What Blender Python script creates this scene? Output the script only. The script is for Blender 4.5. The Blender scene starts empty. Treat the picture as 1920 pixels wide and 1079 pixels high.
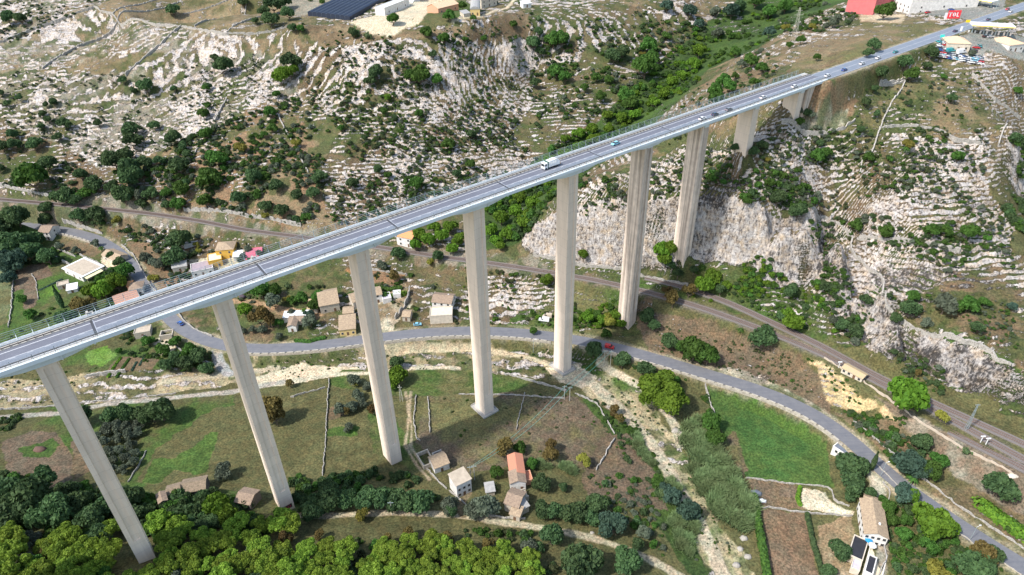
import bpy, bmesh, math, random
import numpy as np
from mathutils import Vector, Matrix

# ------------------------------------------------------------------ camera, sky, sun, exposure
SC = bpy.context.scene
COL = SC.collection
CAMH = 120.0
FPX, CX, CY = 1290.0, 960.0, 539.5
_N = np.array([45.0, 1910.5, FPX]); _N /= np.linalg.norm(_N)
_up = -_N
_Y = np.array([0, 0, 1.0]); _Y = _Y - _Y.dot(_up) * _up; _Y /= np.linalg.norm(_Y)
_X = np.cross(_Y, _up)
RW = np.array([_X, _Y, _up])                    # camera (right, down, forward) -> world

cam_d = bpy.data.cameras.new('camera'); cam = bpy.data.objects.new('camera', cam_d); COL.objects.link(cam)
cam_d.sensor_width = 36; cam_d.lens = FPX / 1920 * 36; cam_d.clip_start = 1; cam_d.clip_end = 6000
_m = Matrix([[RW[i, 0], -RW[i, 1], -RW[i, 2]] for i in range(3)]).to_4x4()
_m.translation = (0, 0, CAMH); cam.matrix_world = _m
SC.camera = cam

AX = np.array([0.80450733, 0.59394272])         # bridge axis (ground plan), runs to the far right
NX = np.array([0.59394272, -0.80450733])        # its right-hand normal, towards the camera
SUN_EL = math.radians(50)
trav = AX * 1.0 + NX * 0.10                     # horizontal direction the light travels in
trav /= np.linalg.norm(trav)
sun_dir = Vector((-trav[0] * math.cos(SUN_EL), -trav[1] * math.cos(SUN_EL), math.sin(SUN_EL)))
w = bpy.data.worlds.new('World'); SC.world = w; w.use_nodes = True
nt = w.node_tree; nt.nodes.clear()
sky = nt.nodes.new('ShaderNodeTexSky'); sky.sky_type = 'NISHITA'; sky.sun_disc = False
sky.sun_elevation = SUN_EL; sky.sun_rotation = math.atan2(sun_dir.x, sun_dir.y)
sky.air_density = 1.3; sky.dust_density = 1.8; sky.ozone_density = 1.2
bg = nt.nodes.new('ShaderNodeBackground'); bg.inputs[1].default_value = 0.15
wo = nt.nodes.new('ShaderNodeOutputWorld')
nt.links.new(sky.outputs[0], bg.inputs[0]); nt.links.new(bg.outputs[0], wo.inputs[0])
sl = bpy.data.lights.new('sun', 'SUN'); sl.energy = 3.3; sl.angle = math.radians(3); sl.color = (1, 0.96, 0.92)
so = bpy.data.objects.new('sun', sl); COL.objects.link(so)
so.rotation_euler = sun_dir.to_track_quat('Z', 'Y').to_euler(); so.location = (0, 0, 300)
SC.view_settings.view_transform = 'Standard'; SC.view_settings.look = 'None'
SC.view_settings.exposure = 0.80; SC.view_settings.gamma = 1.0
SC.cycles.max_bounces = 4; SC.cycles.diffuse_bounces = 3; SC.cycles.glossy_bounces = 2
SC.cycles.transparent_max_bounces = 6; SC.cycles.volume_bounces = 0

rng = np.random.default_rng(7); random.seed(7)

# ------------------------------------------------------------------ picture <-> world
def ray(px, py):
    d = np.stack([np.asarray(px, float) - CX, np.asarray(py, float) - CY, np.full(np.shape(px), FPX)], -1)
    d = d @ RW.T
    return d / np.linalg.norm(d, axis=-1, keepdims=True)
def atz(px, py, z):
    d = ray(px, py); t = (z - CAMH) / d[..., 2]
    return np.array([0, 0, CAMH]) + d * np.asarray(t)[..., None]
def proj(P):
    P = np.asarray(P, float); c = (P - np.array([0, 0, CAMH])) @ RW
    return CX + FPX * c[..., 0] / c[..., 2], CY + FPX * c[..., 1] / c[..., 2]

# ------------------------------------------------------------------ noise
_T = rng.random((256, 256))
def vnoise(x, y):
    xi = np.floor(x).astype(int); yi = np.floor(y).astype(int); fx = x - xi; fy = y - yi
    fx = fx * fx * (3 - 2 * fx); fy = fy * fy * (3 - 2 * fy)
    a = _T[xi & 255, yi & 255]; b = _T[(xi + 1) & 255, yi & 255]; c = _T[xi & 255, (yi + 1) & 255]; d = _T[(xi + 1) & 255, (yi + 1) & 255]
    return (a * (1 - fx) + b * fx) * (1 - fy) + (c * (1 - fx) + d * fx) * fy
def fbm(x, y, o=4, s=0.0):
    v = 0; a = .5; t = 0
    for i in range(o):
        v = v + a * vnoise(x * 2 ** i + 17.3 * i + s, y * 2 ** i - 9.1 * i + s * 1.7); t += a; a *= .5
    return v / t
def sstep(a, b, x):
    t = np.clip((x - a) / (b - a), 0, 1); return t * t * (3 - 2 * t)

# ------------------------------------------------------------------ terrain: control lines (picture x, y, height)
ROAD = [(-60,418,-96),(30,420,-96.5),(120,431,-97),(180,446,-97.5),(222,472,-98),(243,494,-98.5),(263,520,-99),(285,552,-100),(306,585,-101),(335,614,-101.5),(380,638,-101.8),(430,652,-101.5),(500,655,-101),(600,648,-100.5),(700,634,-100),(790,624,-100),(880,620,-100),(980,624,-100),(1080,637,-100),(1160,653,-100),(1240,676,-99.8),(1330,703,-99.5),(1420,730,-99.3),(1500,762,-99.2),(1560,797,-99),(1610,838,-98.8),(1650,878,-98.6),(1700,918,-98.4),(1760,961,-98.2),(1830,1008,-98),(1920,1064,-97.5),(2000,1110,-97)]
RAIL = [(-60,368,-84),(0,374,-84),(130,385,-84.3),(280,400,-84.6),(380,415,-85),(450,430,-85),(600,449,-85.5),(700,462,-86),(830,482,-86),(930,495,-86.5),(1040,512,-86.7),(1120,526,-87),(1210,546,-87),(1320,578,-87.5),(1440,622,-88),(1530,656,-88),(1600,692,-88),(1680,733,-88),(1800,795,-88),(1920,862,-88),(2020,915,-88)]
RAIL2 = [(1210,520,-85.5),(1290,540,-86),(1370,568,-86.5),(1440,602,-87),(1545,650,-87.5),(1640,705,-88),(1720,742,-88),(1790,774,-88),(1920,832,-88),(2020,880,-88)]
CL = [
 [(0,745,-107),(200,728,-107),(420,703,-106),(600,690,-106),(760,672,-106),(900,662,-106),(1000,682,-106),(1090,722,-107),(1200,800,-107.5),(1300,930,-108),(1400,1079,-109)],
 [(0,690,-104),(200,712,-105),(300,700,-104.5),(400,680,-105.5),(600,668,-105.5),(760,648,-105.5),(880,646,-105.5),(1000,655,-105.5),(1150,680,-105)],
 [(0,800,-105),(300,780,-105),(600,790,-105),(740,780,-106),(910,778,-106.3),(1060,703,-106.3),(1120,800,-107)],
 [(0,900,-102),(250,880,-103),(500,880,-103.5),(736,873,-105.7),(900,900,-105),(1100,880,-106.5),(1200,960,-107)],
 [(0,1000,-90),(150,1000,-92),(350,985,-95),(527,965,-100),(700,965,-101),(900,975,-103),(1100,1010,-105),(1250,1060,-107)],
 [(-60,1110,-80),(250,1090,-87),(550,1085,-92),(800,1085,-97),(1000,1085,-101),(1150,1100,-104)],
 [(1325,728,-104.5),(1420,757,-104.5),(1520,805,-104),(1565,850,-104)],
 [(1350,800,-105),(1395,895,-106),(1560,915,-104.5),(1450,820,-105)],
 [(1430,960,-106.5),(1540,1079,-106.5),(1620,960,-103.5),(1640,1079,-103.5),(1720,1020,-102),(1800,1079,-101),(1680,940,-101)],
 [(1180,622,-101),(1110,600,-99),(1000,590,-98.5),(900,590,-98.5),(1050,560,-96)],
 [(1250,640,-98.8),(1330,670,-98.6),(1450,705,-98.3),(1540,745,-98.3),(1600,790,-97.5),(1680,860,-97),(1760,920,-96.5),(1900,1010,-96)],
 [(1230,572,-89),(1320,597,-90.5),(1420,630,-91),(1500,662,-90),(1560,702,-91)],
 [(1300,625,-96),(1420,660,-95.5),(1500,700,-95.5),(1555,750,-97)],
 [(1540,685,-89),(1620,735,-89),(1700,785,-89.3),(1790,835,-89.5),(1920,905,-90)],
 [(1580,765,-97.5),(1650,795,-96.5),(1720,835,-96),(1800,885,-95.5),(1900,950,-95)],
 # left of centre: between road and railway
 [(0,400,-90),(100,408,-91.5),(200,425,-93),(300,445,-93),(400,460,-93)],
 [(260,440,-94.5),(330,480,-96),(370,520,-97.5),(420,500,-96.5),(470,500,-95),(540,490,-93)],
 [(330,560,-101),(420,580,-100.5),(540,560,-98),(640,530,-96),(700,520,-94.5),(760,500,-91),(820,510,-92)],
 [(500,640,-100.5),(600,625,-99.5),(640,580,-98.5),(740,590,-98.5),(830,600,-99),(840,560,-97),(800,540,-95)],
 [(0,450,-98.5),(100,470,-99.5),(160,500,-100),(230,530,-100.5),(200,580,-102),(100,560,-101.5),(0,540,-101),(100,640,-103),(0,640,-103),(250,640,-103),(330,660,-103.5)],
 [(0,395,-85.5),(130,402,-86.5),(280,416,-87)],[(0,355,-80),(130,366,-80.5),(250,380,-81)],
 [(870,520,-90),(950,530,-91),(1030,545,-91.5),(900,560,-96.5),(1000,572,-96.5)],
 # cliff foot and cliff top round the promontory
 [(960,476,-84),(1010,482,-83.5),(1090,492,-83),(1200,506,-82),(1275,505,-77),(1330,512,-76),(1400,520,-75),(1470,520,-75),(1525,535,-77),(1580,560,-80),(1640,640,-85.5),(1720,690,-86),(1800,725,-86.5),(1920,778,-87)],
 [(985,462,-81),(1060,470,-78),(1200,478,-76),(1270,475,-72),(1310,474,-70),(1400,480,-69),(1470,478,-69),(1510,480,-70)],
 [(1000,430,-70),(1040,400,-60),(1090,385,-54),(1190,378,-47),(1260,368,-43),(1330,368,-41.5),(1400,383,-41),(1470,395,-42),(1512,402,-43)],
 [(1532,405,-56),(1536,430,-64),(1546,470,-71),(1534,505,-75)],
 [(1548,412,-47),(1590,440,-50),(1602,485,-53),(1640,505,-56),(1658,535,-60),(1662,570,-63),(1700,607,-66),(1760,632,-68),(1830,648,-70),(1875,668,-71),(1885,692,-73),(1940,705,-74)],
 [(1580,520,-73),(1610,560,-77),(1640,600,-79),(1680,650,-79.5),(1740,680,-79.5),(1820,705,-80),(1900,735,-81)],
 # promontory
 [(1285,400,-71)],
 [(1260,345,-40),(1320,330,-36),(1400,340,-36),(1500,360,-40),(1560,380,-44)],
 [(1200,345,-40),(1240,300,-34),(1290,260,-24),(1345,285,-30),(1402,276,-20.5),(1440,250,-18)],
 [(1600,240,-20),(1500,240,-20),(1470,212,-10.5),(1510,200,-9),(1560,200,-12),(1640,220,-17)],
 [(1700,300,-31),(1700,420,-47),(1780,350,-38),(1850,480,-56),(1800,560,-63),(1900,620,-68)],
 [(1560,165,-6),(1640,140,-5),(1720,125,-4),(1800,112,-3),(1900,115,-4),(1700,170,-10),(1800,190,-14),(1880,230,-20)],
 [(1840,85,2.6),(1760,95,1),(1900,60,3),(1780,18,3.2),(1840,-5,3.5),(1700,30,1.5),(1650,15,0)],
 [(1860,330,-36),(1840,345,-38),(1885,270,-28),(1905,235,-20)],[(1938,280,-48),(1938,350,-60),(1930,400,-58)],
 [(1480,130,-4),(1420,150,-8),(1380,180,-16),(1330,205,-20),(1500,90,-3),(1560,80,-2),(1560,110,0)],
 [(1150,310,-55),(1200,265,-44),(1250,220,-37),(1300,175,-33),(1360,120,-28),(1440,80,-20),(1520,40,-12)],
 # the side gorge bottom and its far slope
 [(880,440,-85),(950,410,-83),(1020,350,-76),(1080,300,-68),(1140,270,-62),(1210,215,-54),(1270,165,-46),(1330,105,-39),(1400,60,-30),(1500,10,-18)],
 [(1000,230,-58),(1080,200,-52),(1150,150,-44),(1220,90,-34),(1300,40,-24),(1400,-10,-16)],
 [(960,60,-15),(1060,40,-14),(1160,20,-14),(1250,0,-12)],
 [(1000,165,-48),(985,145,-46),(965,90,-24),(990,115,-36)],
 # left slope
 [(600,432,-81),(720,440,-82),(800,430,-82),(880,400,-80)],
 [(380,400,-81),(480,412,-82),(560,425,-82)],
 [(300,370,-78),(420,380,-77),(560,390,-75),(680,390,-75),(800,370,-74),(900,340,-72)],
 [(0,330,-76),(120,330,-75),(240,330,-71),(340,290,-62),(480,300,-60),(600,300,-60),(720,290,-58),(850,280,-60)],
 [(0,230,-55),(150,225,-54),(260,190,-46),(360,170,-40),(460,200,-43),(540,190,-42),(640,200,-42),(800,210,-45),(930,200,-50)],
 [(0,130,-34),(120,140,-34),(240,130,-30),(350,110,-25),(450,95,-20),(560,95,-18),(700,120,-21),(820,120,-23),(920,90,-22)],
 [(560,55,-6),(640,42,-5),(700,62,-7),(780,60,-7),(880,50,-6),(960,30,-6)],
 [(0,40,-16),(170,15,-8),(300,40,-10),(420,60,-9),(500,50,-7)],
 [(430,30,-8),(500,25,-7),(570,25,-5.5),(650,26,-5),(720,22,-5),(800,20,-5),(900,18,-5.5),(980,12,-7)],[(450,4,-6),(560,4,-5),(650,4,-5),(740,4,-5),(860,2,-5),(960,0,-6)],[(1620,40,-1),(1700,18,.5),(1560,20,-5),(1660,0,0)],
 [(300,-20,-6),(500,-20,-5),(700,-20,-5),(900,-20,-5),(0,-20,-8),(-80,100,-30),(1050,-20,-10)],
]
def zline(l, step=9.0):
    """picture polyline with heights -> evenly spaced world points"""
    P = np.array([atz(x, y, z) for x, y, z in l])
    if len(P) == 1: return P
    s = np.r_[0, np.cumsum(np.linalg.norm(np.diff(P[:, :2], axis=0), axis=1))]
    n = max(2, int(s[-1] / step) + 1); q = np.linspace(0, s[-1], n)
    return np.stack([np.interp(q, s, P[:, k]) for k in range(3)], 1)
def smooth_line(P, it=3):
    P = P.copy()
    for _ in range(it): P[1:-1] = .25 * P[:-2] + .5 * P[1:-1] + .25 * P[2:]
    return P
road_c = smooth_line(zline(ROAD, 4), 6); rail_c = smooth_line(zline(RAIL, 4), 10); rail2_c = smooth_line(zline(RAIL2, 4), 10)
up_c = np.array([[AX[0]*q + NX[0]*-195.3, AX[1]*q + NX[1]*-195.3, 4.0] for q in np.arange(352, 1000, 6.0)])
ctrl = [zline(l) for l in CL] + [up_c[::2] - [0, 0, .2], road_c[::3], rail_c[::3], rail2_c[::4]]
ctrl = np.concatenate(ctrl)
PIERS = [(-1.0812,1.2024,-88.0),(-.7563,1.4439,-100.1),(-.4388,1.6768,-105.8),(-.1143,1.9199,-106),(.2070,2.1534,-106.3),(.4983,2.3773,-100.9),(.7545,2.5650,-71.4),(1.0054,2.7583,-20.0),(1.2600,2.9500,-10.2)]
PIERS = [(a * 120, b * 120, c) for a, b, c in PIERS]
far = np.array([[-560,200,-70],[-560,500,-60],[-560,800,-10],[-560,1000,0],[-200,1000,-5],[200,1000,-5],[600,1000,0],[600,600,0],[600,300,-40],[400,200,-80],[300,60,-95],[0,30,-90],[-300,30,-70],[300,850,-10],[0,850,-8],[450,420,-20]], float)
ctrl = np.concatenate([ctrl, np.array(PIERS), far])
# drop near-duplicates
keep = []
for p in ctrl:
    if all((p[0]-q[0])**2 + (p[1]-q[1])**2 > 2.2**2 for q in keep): keep.append(p)
ctrl = np.array(keep)
D = np.sqrt(((ctrl[:, None, :2] - ctrl[None, :, :2]) ** 2).sum(-1))
nC = len(ctrl); A = np.zeros((nC + 1, nC + 1)); A[:nC, :nC] = -D - 0.0 * np.eye(nC); A[:nC, nC] = A[nC, :nC] = 1
A[:nC, :nC] += np.eye(nC) * -0.4
wts = np.linalg.solve(A, np.r_[ctrl[:, 2], 0])
GX0, GX1, GY0, GY1, GS = -560., 620., 30., 1010., 2.5
gx = np.arange(GX0, GX1 + GS, GS); gy = np.arange(GY0, GY1 + GS, GS)
G = np.empty((len(gx), len(gy)))
for i, x in enumerate(gx):
    d = np.sqrt((x - ctrl[:, 0][:, None]) ** 2 + (gy[None] - ctrl[:, 1][:, None]) ** 2)
    G[i] = -(wts[:nC] @ d) + wts[nC]
for _ in range(1):
    G[1:-1] = .25 * G[:-2] + .5 * G[1:-1] + .25 * G[2:]; G[:, 1:-1] = .25 * G[:, :-2] + .5 * G[:, 1:-1] + .25 * G[:, 2:]
G = np.clip(G, -112, 6)
def grid_at(F, x, y):
    u = np.clip((x - GX0) / GS, 0, len(gx) - 1.001); v = np.clip((y - GY0) / GS, 0, len(gy) - 1.001)
    i = u.astype(int); j = v.astype(int); a = u - i; b = v - j
    return (F[i, j] * (1-a) + F[i+1, j] * a) * (1-b) + (F[i, j+1] * (1-a) + F[i+1, j+1] * a) * b
def seg_dist(x, y, L):
    """distance to a polyline and the height of the nearest point"""
    best = np.full(x.shape, 1e9); zz = np.zeros(x.shape)
    lo = L[:, :2].min(0) - 16; hi = L[:, :2].max(0) + 16
    m = (x > lo[0]) & (x < hi[0]) & (y > lo[1]) & (y < hi[1])
    if not m.any(): return best, zz
    xs, ys = x[m], y[m]; b = np.full(xs.shape, 1e9); z = np.zeros(xs.shape)
    for p, q in zip(L[:-1], L[1:]):
        k = np.nonzero((xs > min(p[0], q[0]) - 16) & (xs < max(p[0], q[0]) + 16) & (ys > min(p[1], q[1]) - 16) & (ys < max(p[1], q[1]) + 16))[0]
        if not len(k): continue
        dx, dy = q[0]-p[0], q[1]-p[1]; L2 = dx*dx + dy*dy + 1e-9
        t = np.clip(((xs[k]-p[0])*dx + (ys[k]-p[1])*dy) / L2, 0, 1)
        d = np.hypot(xs[k]-p[0]-t*dx, ys[k]-p[1]-t*dy); u = d < b[k]; kk = k[u]
        b[kk] = d[u]; z[kk] = p[2] + t[u] * (q[2]-p[2])
    best[m] = b; zz[m] = z
    return best, zz
_gxx, _gyy = np.meshgrid(gx, gy, indexing='ij')
slopeG = np.hypot(*np.gradient(G, GS))

# ------------------------------------------------------------------ casting picture points on the terrain
def hbase(x, y): return grid_at(G, x, y)
for L in (road_c, rail_c, rail2_c): L[:, 2] = smooth_line(L, 30)[:, 2]
def flatten(x, y, h):
    for L, w0, w1, off in ((up_c, 6.6, 12.5, -.12), (road_c, 4.4, 8.5, -.12), (rail_c, 3.0, 6.5, -.35), (rail2_c, 2.8, 6.0, -.35)):
        d, z = seg_dist(x, y, L); k = sstep(w0, w1, d); h = np.where(d < 1e8, (z + off) * (1 - k) + h * k, h)
    return h
F = flatten(_gxx, _gyy, G)
def cast_on(field, px, py):
    px = np.atleast_1d(np.asarray(px, float)); py = np.atleast_1d(np.asarray(py, float))
    r = ray(px, py); t = np.arange(95, 1150, 1.5)
    P = np.array([0, 0, CAMH]) + r[:, None, :] * t[None, :, None]
    below = P[..., 2] < grid_at(field, P[..., 0], P[..., 1])
    i = np.argmax(below, 1); i = np.where(below.any(1), i, len(t) - 1)
    a = t[np.maximum(i - 1, 0)]; b = t[i]
    for _ in range(12):
        m = (a + b) / 2; Q = np.array([0, 0, CAMH]) + r * m[:, None]
        u = Q[:, 2] < grid_at(field, Q[:, 0], Q[:, 1]); b = np.where(u, m, b); a = np.where(u, a, m)
    return np.array([0, 0, CAMH]) + r * b[:, None]
def in_poly(x, y, P):
    res = np.zeros(x.shape, bool); lo = P.min(0); hi = P.max(0)
    m = np.nonzero((x > lo[0]) & (x < hi[0]) & (y > lo[1]) & (y < hi[1]))
    xs, ys = x[m], y[m]; r = np.zeros(xs.shape, bool); n = len(P)
    for i in range(n):
        x1, y1 = P[i]; x2, y2 = P[(i + 1) % n]
        if y1 == y2: continue
        r ^= ((y1 > ys) != (y2 > ys)) & (xs < (x2 - x1) * (ys - y1) / (y2 - y1) + x1)
    res[m] = r; return res

# real ground colours (linear)
TAN = (.200,.150,.098); BRN = (.140,.100,.066); RED = (.205,.130,.085); DRYG = (.115,.108,.052); OLV = (.092,.088,.042)
GRN = (.055,.095,.025); LIME = (.10,.19,.03); DGRN = (.035,.06,.02); PALE = (.48,.42,.34); SAND = (.54,.45,.35); PURP = (.13,.098,.075)
GREY = (.235,.21,.18)
# (picture polygon, colour a, colour b, rockiness)
COVER = [
 ([(-80,-40),(2000,-40),(2000,420),(1500,440),(-80,420)], TAN, OLV, .45),
 ([(-80,130),(180,140),(330,105),(480,95),(570,120),(570,180),(420,250),(230,310),(150,330),(90,270),(-80,180)], GREY, OLV, .85),
 ([(-80,100),(180,5),(560,50),(430,95),(250,100),(-80,150)], TAN, GREY, .75),
 ([(218,47),(180,15),(300,-30),(600,-30),(590,45),(540,58),(430,65),(340,48)], OLV, TAN, .12),
 ([(-80,-40),(170,-40),(190,5),(100,60),(-80,110)], TAN, GREY, .8),
 ([(560,90),(760,70),(960,50),(1010,110),(1010,180),(960,250),(1040,300),(850,370),(640,420),(590,330),(640,240),(560,170)], BRN, OLV, .98),
 ([(225,310),(400,240),(520,180),(590,250),(590,330),(620,400),(560,430),(430,405),(300,380),(190,370)], TAN, RED, .3),
 ([(-80,190),(100,265),(230,330),(190,372),(100,366),(-80,352)], BRN, OLV, .4),
 ([(560,50),(650,45),(720,70),(900,55),(980,20),(1000,60),(900,90),(760,75),(600,90)], BRN, TAN, .12),
 ([(1000,30),(1300,0),(1330,60),(1200,110),(1060,200),(1010,150)], BRN, OLV, .6),
 ([(1000,150),(1200,90),(1330,100),(1200,230),(1050,290),(1000,260)], BRN, OLV, .4),
 ([(870,470),(900,390),(1000,300),(1100,250),(1200,150),(1330,40),(1450,-40),(1700,-40),(1500,40),(1420,90),(1330,130),(1200,260),(1110,315),(1040,370),(990,440)], GRN, DGRN, .04),
 ([(1060,350),(1200,260),(1330,140),(1460,70),(1640,30),(1560,110),(1470,180),(1240,280),(1090,380)], TAN, BRN, .4),
 ([(1560,60),(1700,30),(1790,55),(1640,110),(1480,140),(1500,90)], TAN, DRYG, .1),
 ([(1510,170),(1640,120),(1720,105),(1860,105),(2000,90),(2000,240),(1800,260),(1560,250),(1600,220)], TAN, DRYG, .32),
 ([(1000,420),(1250,300),(1450,230),(1600,240),(1800,260),(1860,240),(1840,340),(1900,420),(1900,620),(1660,560),(1600,480),(1500,400),(1290,370),(1080,420)], BRN, OLV, .95),
 ([(1700,560),(1920,480),(2000,480),(2000,720),(1880,680),(1760,625)], OLV, BRN, .45),
 ([(1505,165),(1560,160),(1610,185),(1600,215),(1560,235),(1520,225),(1500,200)], TAN, RED, .0),
 ([(1500,205),(1530,205),(1590,195),(1590,230),(1540,245),(1480,230)], PALE, GREY, .3),
 ([(1555,100),(1660,90),(1700,110),(1570,160),(1540,150)], BRN, DRYG, .02),
 ([(1610,28),(1700,28),(1690,44),(1615,42)], SAND, RED, .0),
 ([(1855,330),(1900,250),(1990,240),(1990,440),(1905,405),(1850,345)], OLV, BRN, .3),
 ([(1715,22),(1790,-10),(1890,-10),(1880,22),(1822,40),(1795,33),(1745,28)], (.24,.235,.235), (.19,.19,.195), .0),
 ([(1795,72),(1822,60),(1900,66),(1990,75),(1990,112),(1880,104),(1850,92),(1838,116),(1760,106),(1755,80)], (.26,.255,.25), (.20,.20,.20), .0),
 # top construction yard
 ([(655,42),(700,30),(800,-30),(860,-30),(800,25),(790,40),(730,70),(690,62)], SAND, PALE, .0),
 ([(560,30),(640,10),(740,-30),(620,-60),(480,-10)], GREY, GREY, .0),
 ([(770,40),(850,-10),(905,20),(840,50),(790,50)], GRN, OLV, .0),
 ([(1500,395),(1560,405),(1600,470),(1660,530),(1664,572),(1700,605),(1870,662),(1940,700),(1940,785),(1800,735),(1720,700),(1640,655),(1560,580),(1500,530)], BRN, GRN, .9),
 # railway shelf, valley left
 ([(-80,352),(200,366),(400,400),(620,440),(900,480),(1000,480),(1250,530),(1250,560),(1000,525),(820,500),(600,470),(400,440),(200,410),(-80,400)], GREY, BRN, .25),
 ([(-80,400),(200,410),(400,440),(600,470),(820,500),(1000,525),(1220,560),(1250,620),(1080,625),(880,610),(600,640),(400,645),(320,590),(240,480),(100,430),(-80,440)], BRN, OLV, .3),
 ([(-80,440),(100,432),(230,480),(330,620),(440,665),(440,700),(-80,700)], OLV, GRN, .02),
 ([(1250,490),(1500,520),(1560,560),(1640,640),(1560,640),(1400,590),(1220,540),(1100,510),(1100,490)], GRN, OLV, .2),
 ([(1050,520),(1170,550),(1170,620),(1080,632),(950,612),(960,580)], GRN, DRYG, .05),
 ([(880,500),(1040,520),(1040,560),(960,590),(870,590)], BRN, OLV, .6),
 ([(1190,590),(1320,595),(1500,665),(1560,740),(1560,790),(1400,720),(1220,665)], PURP, BRN, .03),
 ([(1310,700),(1340,690),(1420,705),(1500,740),(1560,780),(1500,765),(1400,720)], GREY, PALE, .2),
 ([(1510,668),(1540,680),(1620,740),(1705,790),(1690,800),(1600,770),(1560,750),(1540,710)], (.50,.37,.21), (.44,.33,.21), .2),
 ([(1560,770),(1700,790),(1920,905),(2000,960),(2000,1060),(1800,970),(1660,850)], OLV, BRN, .05),
 ([(1640,740),(1760,800),(1920,890),(2000,900),(2000,1000),(1900,960),(1760,870)], GREY, PURP, .0),
 # riverbed and its banks
 ([(-80,715),(200,700),(440,672),(500,665),(700,648),(880,640),(1060,650),(1120,680),(1060,720),(900,700),(740,690),(620,700),(450,720),(200,755),(-80,780)], (.34,.28,.19), OLV, .3),
 ([(1060,650),(1130,670),(1200,720),(1290,850),(1420,1100),(1310,1100),(1240,930),(1180,800),(1080,730)], (.36,.30,.21), GRN, .25),
 ([(1020,690),(1080,680),(1120,710),(1090,730),(1050,715)], PALE, SAND, .0),
 ([(450,715),(560,680),(680,690),(660,700),(540,722),(460,728)], SAND, PALE, .0),
 ([(640,695),(740,690),(880,695),(1010,712),(940,745),(700,740),(610,720)], GRN, DRYG, .0),
 ([(1090,740),(1190,800),(1250,900),(1330,1079),(1290,1079),(1180,890),(1110,790)], GRN, DGRN, .0),
 # fields below
 ([(-80,770),(440,735),(440,800),(600,900),(560,960),(-80,1000)], OLV, GRN, .0),
 ([(440,760),(610,735),(605,895),(540,930),(255,905),(290,845),(400,765)], DRYG, OLV, .0),
 ([(267,906),(287,862),(330,858),(363,839),(393,809),(410,812),(387,886),(367,892),(330,880),(300,905)], GRN, (.07,.12,.03), .0),
 ([(0,830),(60,808),(105,812),(130,845),(140,880),(120,915),(20,915)], PURP, BRN, .0),
 ([(35,840),(80,830),(100,820),(112,835),(95,858),(45,858)], GRN, GRN, .0),
 ([(135,830),(170,800),(190,830),(185,870),(135,905)], BRN, PURP, .0),
 ([(620,735),(680,740),(690,860),(605,890)], OLV, DRYG, .0),
 ([(615,803),(676,799),(672,818),(612,820)], LIME, GRN, .0),
 ([(615,765),(640,760),(650,780),(612,790)], RED, BRN, .0),
 ([(690,770),(745,790),(770,830),(800,880),(790,900),(740,860),(700,850)], GRN, OLV, .0),
 ([(800,745),(880,738),(1000,738),(1080,745),(1155,820),(1120,885),(1000,870),(860,890),(780,830)], PURP, DRYG, .0),
 ([(1130,820),(1180,810),(1250,920),(1250,960),(1100,930),(1090,890)], PURP, BRN, .0),
 ([(1325,725),(1410,748),(1500,788),(1552,830),(1562,915),(1395,895),(1350,800)], (.048,.105,.030), (.06,.10,.028), .0),
 ([(1330,727),(1410,750),(1500,790),(1545,830),(1520,835),(1450,790),(1380,757)], (.065,.12,.028), GRN, .0),
 ([(1360,820),(1380,810),(1400,880),(1392,894)], PURP, OLV, .0),
 ([(1398,897),(1490,908),(1512,957),(1430,952)], PURP, BRN, .0),
 ([(1460,907),(1490,908),(1495,930),(1462,935)], RED, PURP, .0),
 ([(1427,953),(1512,962),(1538,1100),(1450,1100)], (.16,.115,.085), (.14,.095,.065), .0),
 ([(1502,917),(1550,924),(1560,945),(1600,960),(1595,970),(1500,950)], SAND, PALE, .0),
 ([(1530,985),(1595,965),(1605,1000),(1600,1100),(1550,1100)], SAND, TAN, .0),
 ([(1645,900),(1655,890),(1665,900),(1650,945),(1640,945)], GREY, GREY, .0),
 # left gardens
 ([(-20,480),(28,498),(25,600),(-20,620)], (.14,.16,.09), OLV, .0),
 ([(27,507),(83,491),(100,515),(68,528),(72,560),(63,577),(47,580),(44,543),(25,547)], (.115,.08,.062), PURP, .0),
 ([(23,548),(44,543),(47,582),(30,600),(14,600)], GRN, GRN, .0),
 ([(68,530),(115,515),(123,527),(108,553),(73,565)], LIME, GRN, .0),
 ([(72,576),(150,550),(215,560),(242,578),(190,602),(140,612),(100,640),(60,655),(84,610)], GRN, OLV, .0),
 ([(117,440),(175,455),(197,470),(177,483),(147,477),(107,463)], DRYG, BRN, .0),
 ([(235,452),(280,455),(310,490),(330,520),(345,545),(300,548),(272,500),(248,478)], RED, BRN, .0),
 ([(190,485),(240,470),(250,500),(235,515),(200,510)], PALE, SAND, .0),
 ([(165,660),(200,648),(218,668),(190,690),(160,680)], LIME, (.12,.2,.05), .0),
 ([(195,700),(228,668),(300,675),(285,692)], PURP, BRN, .0),
 ([(350,490),(400,480),(430,460),(480,480),(440,520),(380,530)], PALE, BRN, .0),
 ([(640,505),(700,505),(762,515),(740,535),(700,530)], RED, (.26,.13,.06), .0),
 ([(445,560),(490,565),(600,590),(595,600),(520,590)], TAN, RED, .0),
 ([(690,540),(760,530),(780,560),(740,620),(700,610)], TAN, PALE, .1),
 ([(1000,465),(1090,470),(1260,490),(1260,500),(1090,495),(1000,480)], GRN, OLV, .1),
]
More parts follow.
